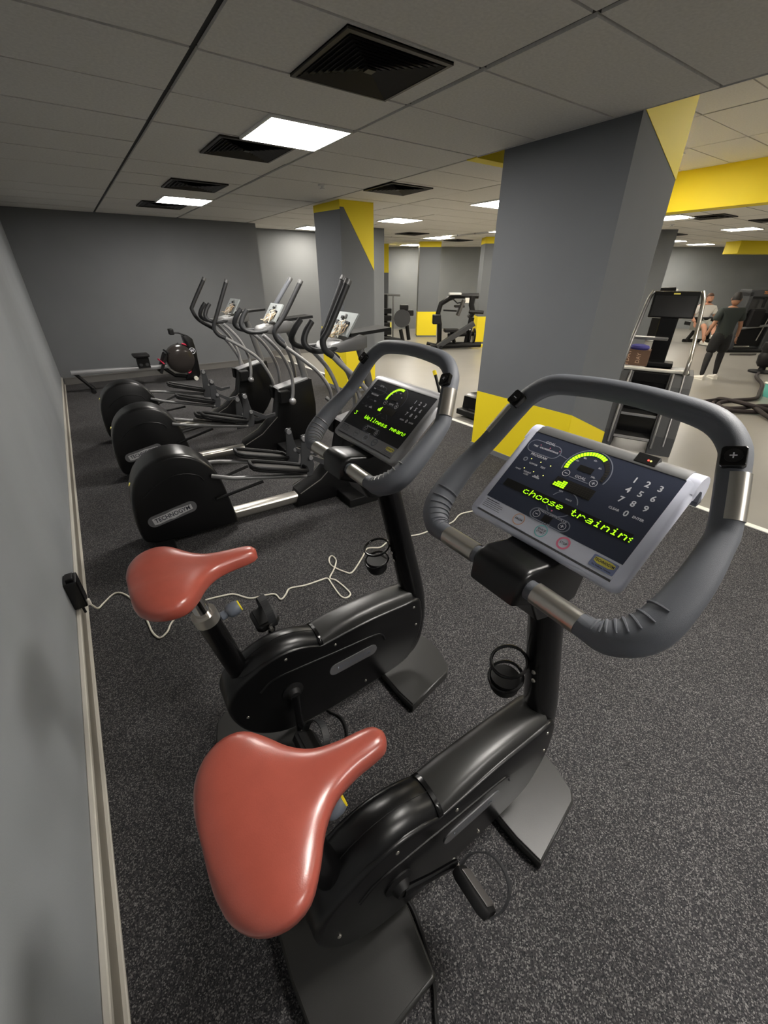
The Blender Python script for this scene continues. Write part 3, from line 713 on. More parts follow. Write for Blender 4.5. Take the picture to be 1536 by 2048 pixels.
    b = B(); tube(b, full, fr_, 16, sub=5, closed=True); hb = obj('handlebar', b, M_grip if bright else M_grip, t, smooth=True, angle=70)
    for s in (-1, 1):
        b = B(); tube(b, [(-.168, s*.072, 1.116), (-.168, s*.158, 1.114)], .0205, 20); obj('steel_grip', b, M_steel, hb, smooth=True)
        q = spline([half[5], half[6], half[7], half[8]], 8); q = [p for p in q if 1.276 < p[2] < 1.342]
        rear = Vector((-.45, .80, .10)).normalized()*.0042
        b = B(); tube(b, [(p[0]+rear.x, s*(p[1]+rear.y), p[2]+rear.z) for p in q], .0203, 18); obj('steel_grip', b, M_steel, hb, smooth=True)
        c = Vector((.064, s*.203, 1.357)); nz = Vector((-.80, 0, .60)).normalized(); ey_ = Vector((.5, -s*.30, .66)); ey_ = (ey_-nz*ey_.dot(nz)).normalized(); ex_ = ey_.cross(nz)
        Mb = frameM(c+nz*.018, ex_, ey_, nz)
        b = B(); prism(b, rrect(-.0155, .0155, -.016, .016, .005), 'z', -.006, .0065, Mb, bev=.001, seg=1); bt = obj('shift_button', b, M_blackgl, hb)
        b = B(); prism(b, [(.011*math.cos(k*PI/10), .011*math.sin(k*PI/10)) for k in range(20)], 'z', .0065, .0085, Mb); obj('button_cap', b, M_black, hb)
        b = B()
        flat_poly(b, [(-.0045, -.0009), (.0045, -.0009), (.0045, .0009), (-.0045, .0009)], Mb, .0088)
        if s < 0: flat_poly(b, [(-.0009, -.0045), (.0009, -.0045), (.0009, .0045), (-.0009, .0045)], Mb, .0089)
        obj('button_sign', b, M_print, hb)
        # ribs on the inside of the elbow rest
        qs = spline([(*h_, r_) for h_, r_ in zip(half, rad)], 10); qs = [p for p in qs if p[1] > .165 and p[2] < 1.180 and p[0] < -.06]
        step = max(1, len(qs)//8)
        for i in range(2, len(qs)-2, step):
            p = Vector(qs[i][:3]); tdir = (Vector(qs[i+1][:3])-Vector(qs[i-1][:3])).normalized(); r_ = qs[i][3]
            nin = Vector((.25, -.55, .8)); nin = (nin-tdir*nin.dot(tdir)).normalized(); bi = tdir.cross(nin)
            arc = [p+(nin*math.cos(a)+bi*math.sin(a))*(r_+.0002) for a in [math.radians(x) for x in (-62, -40, -20, 0, 20, 40, 62)]]
            b = B(); tube(b, [(a.x, s*a.y, a.z) for a in arc], [.0012, .0022, .0026, .0028, .0026, .0022, .0012], 6); obj('grip_rib', b, M_grip if bright else M_silverdk, hb, smooth=True)
    # hub that clamps the bar and carries the console
    b = B(); prism(b, [(-.200, 1.085), (-.196, 1.130), (-.182, 1.147), (-.160, 1.150), (-.10, 1.138), (-.03, 1.150), (.03, 1.150), (.035, 1.06), (.02, 1.0), (-.06, .985), (-.105, .998), (-.135, 1.055)], 'y', -.058, .058, bev=.010, seg=3); hub = obj('bar_hub', b, M_black, t, smooth=True, angle=50)
    b = B(); box(b, -.015, .045, -.045, .045, 1.12, 1.175); obj('console_neck', b, M_blackm, t)
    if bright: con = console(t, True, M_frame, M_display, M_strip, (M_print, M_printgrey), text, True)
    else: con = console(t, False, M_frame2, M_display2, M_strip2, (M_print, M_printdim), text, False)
    # bottle / phone holder ring on the post
    hc = Vector((.035, .045, .66))
    b = B()
    for dz, r0 in ((.055, .046), (-.005, .044)):
        tube(b, [(hc.x-.045+r0*math.cos(a), hc.y+.0+r0*math.sin(a), hc.z+dz+.012*math.cos(a)) for a in [2*PI*k/22 for k in range(22)]], .0045, 8, closed=True)
    bh = obj('bottle_holder', b, M_blackgl, t, smooth=True)
    b = B(); loft(b, [[(hc.x-.045+r0*math.cos(2*PI*k/18), hc.y+r0*math.sin(2*PI*k/18), hc.z+z) for k in range(18)] for r0, z in ((.040, -.005), (.040, -.04), (.032, -.055))]); obj('holder_cup', b, M_blackm, bh, smooth=True)
    for z in (.71, .67):
        b = B(); lathe(b, [(.006, 0), (.004, .004), (0, .005)], 10, Matrix.Translation((.020+(.71-z)*.25, -.012, z)) @ Matrix.Rotation(-PI/2, 4, 'Y')); obj('screw', b, M_steel, bh, smooth=True)
    return t

bike(.705, .365, -.016, 'nearest upright exercise bike, pale lilac console reading choose training', 0.010, -.040, math.radians(-20), True, True,
     ('choose trainin/', -.0845, '', 0, 17, (2, 3, 3, 4, 4)))
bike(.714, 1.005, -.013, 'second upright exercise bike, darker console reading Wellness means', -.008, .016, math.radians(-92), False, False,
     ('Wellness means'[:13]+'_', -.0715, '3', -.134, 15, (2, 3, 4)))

# ------------------------------------------------------------------ ellipticals
def elliptical(x, y, rz, label, near, far, ped, badge):
    t = thing('elliptical_trainer', (x, y, 0), label, 'elliptical', rz, 'elliptical trainers in a row')
    # flywheel drum: side outline
    out = [(-.315, .10), (-.325, .22), (-.318, .34), (-.295, .44), (-.25, .53), (-.18, .595), (-.09, .63), (0, .637), (.08, .615), (.15, .565), (.205, .49), (.245, .39), (.265, .28), (.285, .16), (.295, .06), (.28, .045), (.0, .045), (-.20, .05), (-.28, .065)]
    o2 = spline(out, 2, True); cx, cz = 0, .33
    def ins(k): return [((p[0]-cx)*k+cx, (p[1]-cz)*k+cz) for p in o2]
    b = B(); loft(b, [[(p[0], v, p[1]) for p in ins(k)] for v, k in ((-.130, .93), (-.126, .965), (-.112, .99), (-.09, 1), (.09, 1), (.112, .99), (.126, .965), (.130, .93))]); dr = obj('flywheel_housing', b, M_black, t, smooth=True, angle=50)
    b = B(); tube(b, [(-.24, -.1315, .40), (-.17, -.1315, .455), (-.08, -.1315, .50), (.02, -.1315, .505), (.10, -.1315, .475), (.13, -.1315, .43)], .004, 8, sub=3); obj('side_ridge', b, M_black, dr, smooth=True)
    Mb = Matrix.Translation((-.105, -.1325, .245)) @ Matrix.Rotation(math.radians(-11), 4, 'Y')
    b = B(); prism(b, rrect(-.155, .155, -.040, .040, .039, 7), 'y', -.002, .003, Mb); obj('side_badge', b, M_logogrey, dr)
    b = B(); prism(b, [(-.125, -.022), (-.10, -.028), (-.03, -.024), (0, -.030), (.05, -.022), (.125, -.018), (.125, .018), (.06, .022), (.02, .028), (-.04, .022), (-.125, .022)], 'y', -.004, .0, Mb); obj('badge_shield', b, M_logolight, dr)
    b = B(); text_into(b, 'TECHNOGYM', .042, Mb @ Matrix.Translation((0, -.0048, 0)) @ Matrix.Rotation(PI/2, 4, 'X'), .0008, xs=.86); obj('badge_lettering', b, M_ink, dr)
    b = B(); lathe(b, [(.012, 0), (.012, .004), (0, .005)], 12, Matrix.Translation((-.286, -.10, .497)) @ Matrix.Rotation(-PI/3, 4, 'Y')); obj('yellow_sticker', b, M_badgey, dr)
    b = B(); box(b, -.26, -.14, -.27, .27, 0, .06, bev=.008); obj('rear_foot', b, M_blackm, t)
    # rail to the front and front base
    b = B(); prism(b, rrect(-.05, .05, .03, .10, .018, 3), 'x', .27, .80); obj('rail', b, M_steel, t, smooth=True, angle=30)
    b = B(); prism(b, [(.76, .01), (.80, .12), (.98, .20), (1.16, .36), (1.20, .52), (1.215, .62), (1.53, .69), (1.575, .69), (1.60, .42), (1.59, .26), (1.50, .12), (1.40, .01)], 'y', -.085, .085, bev=.012); fb = obj('front_housing', b, M_black, t, smooth=True, angle=40)
    b = B(); prism(b, [(1.205, .622), (1.22, .633), (1.535, .702), (1.535, .688)], 'y', -.078, .078); obj('housing_top', b, M_silver, fb)
    b = B(); tube(b, [(.80, -.09, .125), (.98, -.09, .205), (1.16, -.09, .355)], .004, 6); tube(b, [(.80, .09, .125), (.98, .09, .205), (1.16, .09, .355)], .004, 6); obj('edge_line', b, M_steel, fb)
    b = B(); box(b, 1.12, 1.40, -.31, .31, 0, .075, bev=.008); obj('front_foot', b, M_blackm, t)
    for s in (-1, 1):
        b = B(); box(b, 1.19, 1.30, s*.085, s*.17, .50, .62, bev=.01); obj('pivot_block', b, M_blackm, t)
    # mast and fixed bars
    b = B(); tube(b, [(1.545, 0, .66), (1.50, 0, .85), (1.455, 0, 1.04), (1.40, 0, 1.20)], .034, 14, flat=.8, up=(0, 1, 0)); obj('mast', b, M_silverdk, t, smooth=True)
    b = B(); prism(b, [(1.10, 1.165), (1.13, 1.20), (1.36, 1.25), (1.42, 1.235), (1.42, 1.16), (1.36, 1.145), (1.2, 1.14)], 'y', -.12, .12, bev=.012); obj('console_base', b, M_silverdk, t, smooth=True, angle=40)
    for s in (-1, 1):
        b = B(); tube(b, [(1.18, s*.10, 1.175), (1.08, s*.12, 1.165), (.98, s*.125, 1.178), (.935, s*.115, 1.225), (.96, s*.10, 1.29), (1.01, s*.094, 1.35)], [.019, .019, .020, .021, .021, .020], 12, sub=4); obj('fixed_handle', b, M_gripdark, t, smooth=True)
    b = B(); box(b, 1.30, 1.64, -.10, .10, -.01, .012, Matrix.Translation((0, 0, 1.155)) @ Matrix.Rotation(math.radians(-4), 4, 'Y')); obj('tray', b, M_blackm, t)
    # bare console circuit board standing on the base, with chips and loose wires
    Mc = Matrix.Translation((1.28, 0, 1.315)) @ Matrix.Rotation(math.radians(35), 4, 'Y')
    b = B(); box(b, -.006, .006, -.165, .165, -.085, .085, Mc); cb = obj('circuit_board', b, M_board, t)
    rr = random.Random(7)
    for k in range(13):
        yy, zz = rr.uniform(-.14, .12), rr.uniform(-.07, .05); w1, w2 = rr.uniform(.015, .045), rr.uniform(.012, .03)
        b = B(); box(b, -.016, -.005, yy, yy+w1, zz, zz+w2, Mc); obj('chip', b, rr.choice([M_blackm, M_silverdk, M_bracket]), cb)
    for k in range(14):
        y0 = rr.uniform(-.14, .10); p0 = Mc @ Vector((-.012, y0, rr.uniform(-.06, .03)))
        pts = [p0, p0+Vector((-.03, rr.uniform(-.03, .03), -.01)), p0+Vector((-.05, rr.uniform(-.05, .05), -.05)), Vector((1.18+rr.uniform(-.03, .03), rr.uniform(-.09, .09), 1.255))]
        b = B(); tube(b, pts, .0035, 6, sub=4); obj('wire', b, M_wire if k % 3 else M_white, cb, smooth=True)
    # swing arms: dark grip above, silver tube below
    for s, A in ((-1, near), (1, far)):
        v = s*.25; q = [(p[0], v, p[1]) for p in A]; cut = 4
        b = B(); tube(b, q[:cut+1], [.021]*(cut+1), 12, sub=5); ar = obj('arm_grip', b, M_grip if (near[0][0] > 1.4 and s > 0) else M_gripdark, t, smooth=True)
        b = B(); tube(b, [(q[0][0]*1.0+.004, v, q[0][2]+.008), (q[0][0]-.012, v, q[0][2]-.018)], .0225, 12); obj('end_cap', b, M_silverdk, ar, smooth=True)
        b = B(); low = q[cut:]; low = low[:-1]+[(low[-1][0], s*.21, low[-1][2])]; tube(b, low, .0185, 12, sub=5); obj('arm_tube', b, M_silver, t, smooth=True)
        b = B(); ball(b, low[-1], .032); tube(b, [low[-1], (low[-1][0]-.05, s*.17, low[-1][2]+.05)], .02, 10); obj('arm_joint', b, M_silverdk, t, smooth=True)
    for s in (-1, 1):
        b = B(); tube(b, [(1.09, s*.20, 1.15), (1.16, s*.195, 1.08), (1.25, s*.19, .96), (1.32, s*.19, .78), (1.32, s*.19, .62), (1.30, s*.19, .53)], .0165, 10, sub=4); st_ = obj('pivot_strut', b, M_silver, t, smooth=True)
        b = B(); ball(b, (1.30, s*.20, .52), .036); obj('pivot_knob', b, M_silver, st_, smooth=True)
    # pedal beams, link brackets, foot pedals
    for s, dz in ((-1, ped), (1, -ped)):
        v = s*.20
        b = B(); tube(b, [(.18, s*.15, .45+dz*.3), (.30, v, .42+dz*.5), (.82, v, .30+dz)], [.014, .014, .018], 10); bmn = obj('pedal_beam', b, M_silverdk, t, smooth=True)
        b = B(); tube(b, [(.18, s*.14, .28), (.50, v, .34+dz*.8)], .011, 8); obj('drive_link', b, M_blackm, t)
        b = B(); prism(b, [(.79, .27+dz), (.89, .27+dz), (.91, .36+dz), (.885, .47+dz), (.865, .60+dz), (.825, .60+dz), (.81, .44+dz)], 'y', v-s*.045-.006, v-s*.045+.006, bev=.004); br = obj('link_bracket', b, M_bracket, t)
        b = B(); tube(b, [(.845, v-s*.06, .575+dz), (.845, v-s*.02, .575+dz)], .02, 12); tube(b, [(.88, v-s*.06, .42+dz), (.88, v-s*.02, .42+dz)], .016, 12); obj('bracket_bolt', b, M_silver, br)
        b = B(); prism(b, [(.88, .44+dz), (1.02, .36+dz), (1.12, .37+dz), (1.12, .345+dz), (1.0, .325+dz), (.89, .40+dz)], 'y', v-s*.05-.012, v-s*.05+.012); obj('front_link', b, M_bracket, t)
        tilt = math.radians(17)
        Mp = Matrix.Translation((.625, v, .405+dz)) @ Matrix.Rotation(tilt, 4, 'Y')
        outl = [(-.20, -.055), (-.16, -.075), (.10, -.075), (.19, -.06), (.205, 0), (.19, .06), (.10, .075), (-.16, .075), (-.20, .055), (-.21, 0)]
        b = B(); prism(b, outl, 'z', -.012, .002, Mp); pd = obj('pedal', b, M_blackm, t)
        b = B(); tube(b, [Mp @ Vector((p[0], p[1], .018)) for p in outl], .014, 8, closed=True, flat=1.0); obj('pedal_rim', b, M_blackm, pd, smooth=True)
        b = B(); prism(b, [(p[0]*.85, p[1]*.8) for p in outl], 'z', .002, .006, Mp); obj('pedal_tread', b, M_padgrey, pd)
    return t
elliptical(.301, 2.825, -.046, 'elliptical trainer nearest to the bikes, first of the three',
           [(1.21, 1.58), (1.06, 1.32), (1.01, 1.25), (1.02, 1.19), (1.07, 1.15), (1.14, 1.08), (1.26, .97), (1.40, .80), (1.50, .60), (1.54, .44)],
           [(1.44, 1.60), (1.29, 1.31), (1.24, 1.22), (1.27, 1.13), (1.36, 1.04), (1.44, .92), (1.49, .75), (1.49, .58), (1.45, .44)], .02, True)
elliptical(.313, 4.137, -.045, 'elliptical trainer in the middle of the three',
           [(1.48, 1.57), (1.29, 1.30), (1.19, 1.19), (1.20, 1.11), (1.27, 1.04), (1.41, .93), (1.58, .78), (1.69, .61), (1.73, .45)],
           [(1.58, 1.59), (1.34, 1.30), (1.29, 1.26), (1.33, 1.15), (1.44, 1.01), (1.49, .88), (1.52, .74), (1.51, .56), (1.46, .42)], .05, True)
elliptical(.305, 5.308, 0.0, 'elliptical trainer farthest back, nearest the rowing machine',
           [(1.19, 1.57), (1.03, 1.26), (.97, 1.13), (1.00, 1.05), (1.07, 1.01), (1.24, .90), (1.42, .75), (1.54, .52), (1.58, .36)],
           [(1.09, 1.59), (.91, 1.33), (.89, 1.27), (.94, 1.17), (1.08, 1.07), (1.22, .92), (1.32, .74), (1.38, .58), (1.42, .44)], -.03, True)

# ------------------------------------------------------------------ rowing machine at the back wall
t = thing('rowing_machine', (0, 8.2, 0), 'rowing machine with silver rail and red-trimmed flywheel at the back wall', 'rowing machine')
b = B(); prism(b, rrect(-.045, .045, -.03, .03, .01, 2), 'x', -.22, 1.15, Matrix.Translation((0, 0, .30)) @ Matrix.Rotation(math.radians(1.8), 4, 'Y')); obj('rail', b, M_silver, t, smooth=True, angle=30)
b = B(); tube(b, [(-.17, 0, .28), (.0, 0, .03)], .025, 10); tube(b, [(.0, -.22, .025), (.0, .22, .025)], .025, 10); obj('rear_leg', b, M_blackm, t, smooth=True)
b = B(); box(b, .68, .92, -.14, .14, .455, .50, bev=.015); obj('seat', b, M_padblack, t, smooth=True)
b = B(); box(b, .72, .90, -.06, .06, .28, .455); sc_ = obj('seat_carriage', b, M_blackm, t)
for dx in (.765, .855):
    b = B(); tube(b, [(dx, -.062, .335), (dx, -.066, .335)], .026, 14); obj('carriage_roller', b, M_bracket, sc_)
for s in (-1, 1):
    Mf = Matrix.Translation((1.10, s*.12, .33)) @ Matrix.Rotation(math.radians(-62), 4, 'Y')
    b = B(); prism(b, [(-.17, -.05), (.15, -.05), (.17, 0), (.15, .05), (-.17, .05)], 'z', -.015, .015, Mf); fp = obj('footplate', b, M_blackm, t)
    b = B(); tube(b, [Mf @ Vector((.0, -.055, .0)), Mf @ Vector((.02, -.03, .05)), Mf @ Vector((.02, .03, .05)), Mf @ Vector((.0, .055, 0))], .012, 8, sub=4); obj('foot_strap', b, M_red, fp)
b = B(); prism(b, [(1.40, .03), (1.62, .03), (1.66, .10), (1.67, .50), (1.65, .68), (1.58, .74), (1.50, .73), (1.52, .60), (1.56, .45), (1.55, .20)], 'y', -.09, .09, bev=.012); hs = obj('upright', b, M_black, t, smooth=True, angle=40)
b = B(); text_into(b, 'W', .06, Matrix.Translation((1.60, -.0915, .49)) @ Matrix.Rotation(PI/2, 4, 'X'), .001); flat_ring(b, (1.60, .49), .045, .052, Matrix.Rotation(PI/2, 4, 'X') @ Matrix.Diagonal((1, 1, -1, 1)), -.0915*-1*-1 if False else -.0915); obj('round_emblem', b, M_print, hs)
b = B(); lathe(b, [(0, -.11), (.08, -.112), (.20, -.10), (.235, -.07), (.245, 0), (.235, .07), (.20, .10), (.08, .112), (0, .11)], 28, Matrix.Translation((1.40, 0, .37)) @ Matrix.Rotation(PI/2, 4, 'X')); fw_ = obj('water_tank', b, M_clear, t, smooth=True)
b = B(); tube(b, [(1.40+.252*math.cos(a), -.075, .37+.252*math.sin(a)) for a in [math.radians(x) for x in range(-75, 80, 8)]], .014, 8); obj('red_trim', b, M_red, fw_, smooth=True)
b = B(); tube(b, [(1.58, 0, .72), (1.46, -.02, .78), (1.36, -.02, .79)], .012, 8); box(b, 1.31, 1.38, -.09, .05, .76, .85, bev=.01); obj('monitor', b, M_blackm, t)
b = B(); tube(b, [(1.42, 0, .62), (1.26, 0, .56), (1.20, 0, .50)], .010, 8); tube(b, [(1.20, -.22, .50), (1.20, .22, .50)], .016, 10); obj('pull_handle', b, M_blackm, t, smooth=True)
b = B(); tube(b, [(1.10, 0, .24), (1.25, 0, .10), (1.45, 0, .06)], .03, 10); obj('front_strut', b, M_blackm, t, smooth=True)
for s in (-1, 1):
    b = B(); tube(b, [(1.56, s*.10, .035), (1.56, s*.15, .035)], .035, 14); obj('foot_wheel', b, M_white, t, smooth=True)

# ------------------------------------------------------------------ adapter and cables
t = thing('power_adapter', (XW, 2.19, .22), 'black power adapter plugged in low on the grey wall', 'adapter')
b = B(); box(b, 0.0, .058, -.05, .05, -.075, .085, bev=.006); obj('adapter_body', b, M_blackgl, t)
b = B(); box(b, 0.012, .045, -.03, .03, .085, .10, bev=.004); obj('adapter_cap', b, M_blackm, t)
b = B(); tube(b, [(.03, -.02, -.07), (.032, -.02, -.125)], .006, 8); obj('adapter_pin', b, M_blackm, t)
cab = [(-.335, 2.225), (-.30, 2.33), (-.243, 2.384), (-.197, 2.341), (-.149, 2.206), (-.124, 2.033), (-.115, 1.931), (-.091, 1.865), (-.051, 1.886), (-.015, 1.948), (.077, 2.022), (.171, 2.021), (.277, 1.997), (.327, 1.973), (.387, 1.889), (.467, 1.864), (.518, 1.839), (.529, 1.779), (.57, 1.802), (.611, 1.837), (.695, 1.811), (.79, 1.801), (.836, 1.791), (.832, 1.726), (.823, 1.613), (.84, 1.575), (.877, 1.586), (.882, 1.646), (.87, 1.745), (.851, 1.787), (.912, 1.846), (.969, 1.921), (.971, 1.98), (.937, 1.957), (.919, 1.885), (.956, 1.784), (.995, 1.757), (1.131, 1.854), (1.21, 1.916), (1.287, 1.877), (1.367, 1.901), (1.454, 1.901), (1.608, 1.849), (1.707, 1.844), (1.799, 1.838), (1.923, 1.836), (2.049, 1.885), (2.168, 1.867), (2.5, 1.80)]
b = B(); tube(b, [(-.345, 2.205, .125), (-.335, 2.215, .085), (-.325, 2.26, .03)]+[(x, y, .0055) for x, y in cab[1:]], .0048, 8, sub=5)
t = thing('power_cable', (0, 0, 0), 'white power cable looping over the carpet behind the second bike', 'cable')
obj('cable_sheath', b, M_cable, t, smooth=True)
b = B(); tube(b, [(-.345, 2.205, .143), (-.345, 2.205, .112)], .011, 10); obj('cable_plug', b, M_white, t)
b = B(); tube(b, [(.30, .375, .055), (.319, .345, .02), (.322, .30, .006), (.30, .22, .006), (.273, .162, .006), (.241, .117, .006), (.20, .02, .006), (.10, -.25, .006)], .006, 8, sub=5); tag(obj('floor_cable', b, M_blackm, smooth=True), 'thin black cable running from the nearest bike over carpet', 'cable')
b = B(); tube(b, [(.40, 1.02, .05), (.42, 1.007, .01), (.449, .959, .006), (.443, .896, .006), (.41, .844, .006), (.34, .80, .006), (.10, .78, .006)], .006, 8, sub=5); tag(obj('floor_cable', b, M_blackm, smooth=True), 'thin black cable curling out from under the second bike', 'cable')

# ------------------------------------------------------------------ stair climber beyond the pillar
t = thing('stair_climber', (4.48, 1.85, 0), 'dark stair climber with silver rails right of the big pillar', 'stair climber', math.radians(22))
for s in (-1, 1):
    b = B(); prism(b, [(0, 0), (1.15, 0), (1.15, .55), (1.02, .70), (.62, .70), (.45, .60), (.05, .18)], 'y', s*.17, s*.385, bev=.008); sd = obj('side_panel', b, M_bracket, t)
    b = B(); tube(b, [(.0, s*.30, .10), (.045, s*.30, .185), (.44, s*.30, .605), (.60, s*.30, .70)], .007, 8); obj('panel_line', b, M_silver, sd)
    b = B(); tube(b, [(.0, s*.20, .06), (.04, s*.20, .19), (.44, s*.20, .61), (.60, s*.20, .70)], .012, 8); obj('panel_line', b, M_silverdk, sd)
    b = B(); tube(b, [(.62, s*.30, .69), (.64, s*.30, .85), (.86, s*.28, 1.12), (.95, s*.25, 1.38), (1.0, s*.22, 1.47)], .020, 12, sub=4); obj('hand_rail', b, M_steel if s < 0 else M_silverdk, t, smooth=True)
for k, (u, z) in enumerate(((.03, .14), (.24, .33), (.45, .52))):
    b = B(); box(b, u, u+.22, -.169, .169, z-.03, z, bev=.006); st = obj('step', b, M_blackm, t)
    b = B(); box(b, u-.004, u+.012, -.165, .165, z-.022, z+.003); obj('step_nosing', b, M_silver, st)
    b = B(); box(b, u+.20, u+.215, -.169, .169, z, z+.17); obj('riser', b, M_blackgl, st)
b = B(); prism(b, [(.62, .60), (1.12, .50), (1.12, .66), (1.02, .715), (.66, .715), (.62, .69)], 'y', -.345, .345, bev=.01); hsg = obj('motor_housing', b, M_black, t)
b = B(); box(b, .63, .70, -.33, .33, .705, .735, bev=.01); obj('housing_lip', b, M_white, hsg)
b = B(); box(b, .655, .662, -.05, .05, .665, .69); obj('yellow_mark', b, M_badgey, hsg)
b = B(); box(b, .90, 1.02, -.085, .085, .71, 1.28, bev=.012); obj('column', b, M_blackgl, t)
b = B(); box(b, .86, 1.06, -.17, .10, .72, .77, bev=.012); obj('column_foot', b, M_blackm, t)
Mc = Matrix.Translation((.93, 0, 1.345)) @ Matrix.Rotation(math.radians(14), 4, 'Y')
b = B(); box(b, -.02, .03, -.21, .21, -.13, .13, Mc, bev=.008); sn = obj('screen', b, M_blackgl, t)
b = B(); box(b, -.0225, -.02, -.19, .19, -.115, .085, Mc); obj('screen_glass', b, M_black, sn)
b = B(); box(b, -.0225, -.02, -.03, .03, .097, .110, Mc); obj('yellow_mark', b, M_badgey, sn)
b = B(); box(b, .82, .92, -.05, .36, 1.0, 1.03, bev=.01); obj('side_handle', b, M_silverdk, t)
t = thing('cardboard_box', (5.135, 2.335, .737), 'brown printed box resting on the stair climber', 'box', math.radians(22))
b = B(); box(b, -.06, .10, -.13, .13, 0, .165); bx = obj('carton', b, M_card, t)
b = B(); text_into(b, 'YDAY', .062, Matrix.Translation((-.0612, .075, .08)) @ Matrix.Rotation(-PI/2, 4, 'Z') @ Matrix.Rotation(PI/2, 4, 'X') @ Matrix.Rotation(PI/2, 4, 'Z'), .001); text_into(b, 'DAY', .055, Matrix.Translation((-.0612, -.03, .08)) @ Matrix.Rotation(-PI/2, 4, 'Z') @ Matrix.Rotation(PI/2, 4, 'X') @ Matrix.Rotation(PI/2, 4, 'Z'), .0005); obj('box_lettering', b, M_cardtext, bx)
b = B()
secs = [[(x*s_+.0, y*s_*1.0, z) for x, y in [(.075*math.cos(a), .10*math.sin(a)) for a in [2*PI*k/14 for k in range(14)]]] for z, s_ in ((0, .9), (.02, 1.05), (.04, .95), (.052, .5))]
loft(b, secs); tag(obj('folded_cloth', b, M_blue, smooth=True), 'indigo cloth lying on the brown box', 'cloth').location = (5.15, 2.33, .902)

# ------------------------------------------------------------------ treadmill tail beside the pillar
t = thing('treadmill', (3.86, 3.42, 0), 'black treadmill tail low on the floor just behind the big pillar', 'treadmill')
b = B(); box(b, .0, 1.75, -.40, .40, .03, .10, bev=.01); obj('deck', b, M_blackm, t)
b = B(); box(b, .05, 1.7, -.26, .26, .10, .112); obj('belt', b, M_padblack, t)
b = B(); prism(b, [(.10, .10), (.12, .25), (.20, .28), (.42, .26), (.46, .10)], 'y', -.40, .40, bev=.012); cv = obj('roller_cover', b, M_blackgl, t, smooth=True)
for k in range(3):
    b = B(); box(b, .15, .40, -.41+.004*k, -.30, .13+.04*k, .14+.04*k); obj('cover_slot', b, M_bracket, cv)
b = B(); tube(b, [(1.55, .3, .1), (1.62, .3, 1.1)], .03, 10); tube(b, [(1.55, -.3, .1), (1.62, -.3, 1.1)], .03, 10); box(b, 1.55, 1.65, -.35, .35, 1.05, 1.12); obj('upright', b, M_blackm, t)

# yellow-tipped stick
t = thing('padded_stick', (4.03, 4.27, 0), 'black stick with yellow tip standing beyond the second bike console', 'stick')
b = B(); lathe(b, [(.10, 0), (.10, .02), (.03, .03), (.025, .06), (0, .061)], 16); obj('stick_base', b, M_blackm, t)
b = B(); tube(b, [(0, 0, .03), (.0, .20, .42)], .022, 12); obj('stick_shaft', b, M_blackgl, t, smooth=True)
b = B(); tube(b, [(0, .19, .40), (0, .22, .455)], .027, 12); obj('stick_tip', b, M_yellow, t, smooth=True)

# ------------------------------------------------------------------ leg press machine in the far hall
def at(d, s, z=0.0): return hp(d, s, z)
t = thing('leg_press', at(11.4, 1.75), 'black plate-loaded leg press machine between two yellow-footed pillars', 'gym machine', -AZ)
L = lambda nm, pts, r, m=M_blackm: obj(nm, (lambda q: (tube(q, pts, r, 8), q)[1])(B()), m, t, smooth=True)
L('side_post', [(-.28, .2, .08), (-.30, .2, .55), (-.36, .2, .80), (-.30, .2, 1.02), (-.10, .2, 1.14), (.02, .2, 1.18)], .06)
L('top_bar', [(-.05, .15, 1.20), (.62, .1, 1.20)], .06)
L('front_post', [(.48, .1, 1.2), (.46, .1, 1.0), (.52, .1, .82), (.42, .1, .70)], .07)
b = B(); box(b, -.02, .36, -.13, .13, -.03, .03, Matrix.Translation((.12, 0, .78)) @ Matrix.Rotation(math.radians(-70), 4, 'Y'), bev=.012); obj('back_pad', b, M_padgrey, t)
b = B(); box(b, -.20, .16, -.15, .15, .38, .46, bev=.015); obj('seat_pad', b, M_padblack, t)
b = B(); box(b, .02, .26, -.10, .10, .95, 1.0, bev=.01); obj('head_pad', b, M_padblack, t)
b = B(); box(b, -.60, .45, -.09, .09, -.055, .055, Matrix.Translation((.12, -.25, .37)) @ Matrix.Rotation(math.radians(-32), 4, 'Y'), bev=.01); obj('sled_beam', b, M_bracket, t)
L('floor_frame', [(-.55, -.2, .06), (.75, -.15, .10)], .06)
L('floor_frame', [(-.30, .3, .06), (.60, .3, .06)], .045)
L('cross_foot', [(-.30, -.35, .05), (-.30, .35, .05)], .05)
L('rear_foot', [(-.62, .1, .10), (-.30, .1, .03)], .04)
L('brace', [(.48, 0, .72), (.40, 0, .10)], .07)
L('cross_tube', [(-.1, 0, .30), (.55, 0, .34)], .05)
L('seat_support', [(.0, 0, .40), (.10, 0, .08)], .05)
L('hose', [(.0, .12, 1.12), (.10, .1, 1.04), (.22, .1, 1.06), (.32, .1, 1.14)], .015)
for px in (.30, .42):
    b = B(); lathe(b, [(.03, -.02), (.17, -.022), (.18, 0), (.17, .022), (.03, .02)], 20, Matrix.Translation((px+.15, -.05, .30)) @ Matrix.Rotation(PI/2, 4, 'Y')); obj('weight_plate', b, M_black, t, smooth=True)
L('handle', [(.38, -.1, .86), (.74, -.1, .84)], .042, M_padblack)
L('grip_bar', [(-.24, .1, .88), (.10, .1, .86)], .018)
b = B(); box(b, -.50, -.30, .0, .22, .56, .78, Matrix.Identity(4), bev=.02); obj('side_pad', b, M_padblack, t)
b = B(); box(b, -.12, .18, .05, .25, 1.22, 1.27, bev=.01); obj('pale_cover', b, M_alum, t)
b = B(); box(b, .28, .38, .02, .10, 1.05, 1.16); obj('label_card', b, M_white, t)
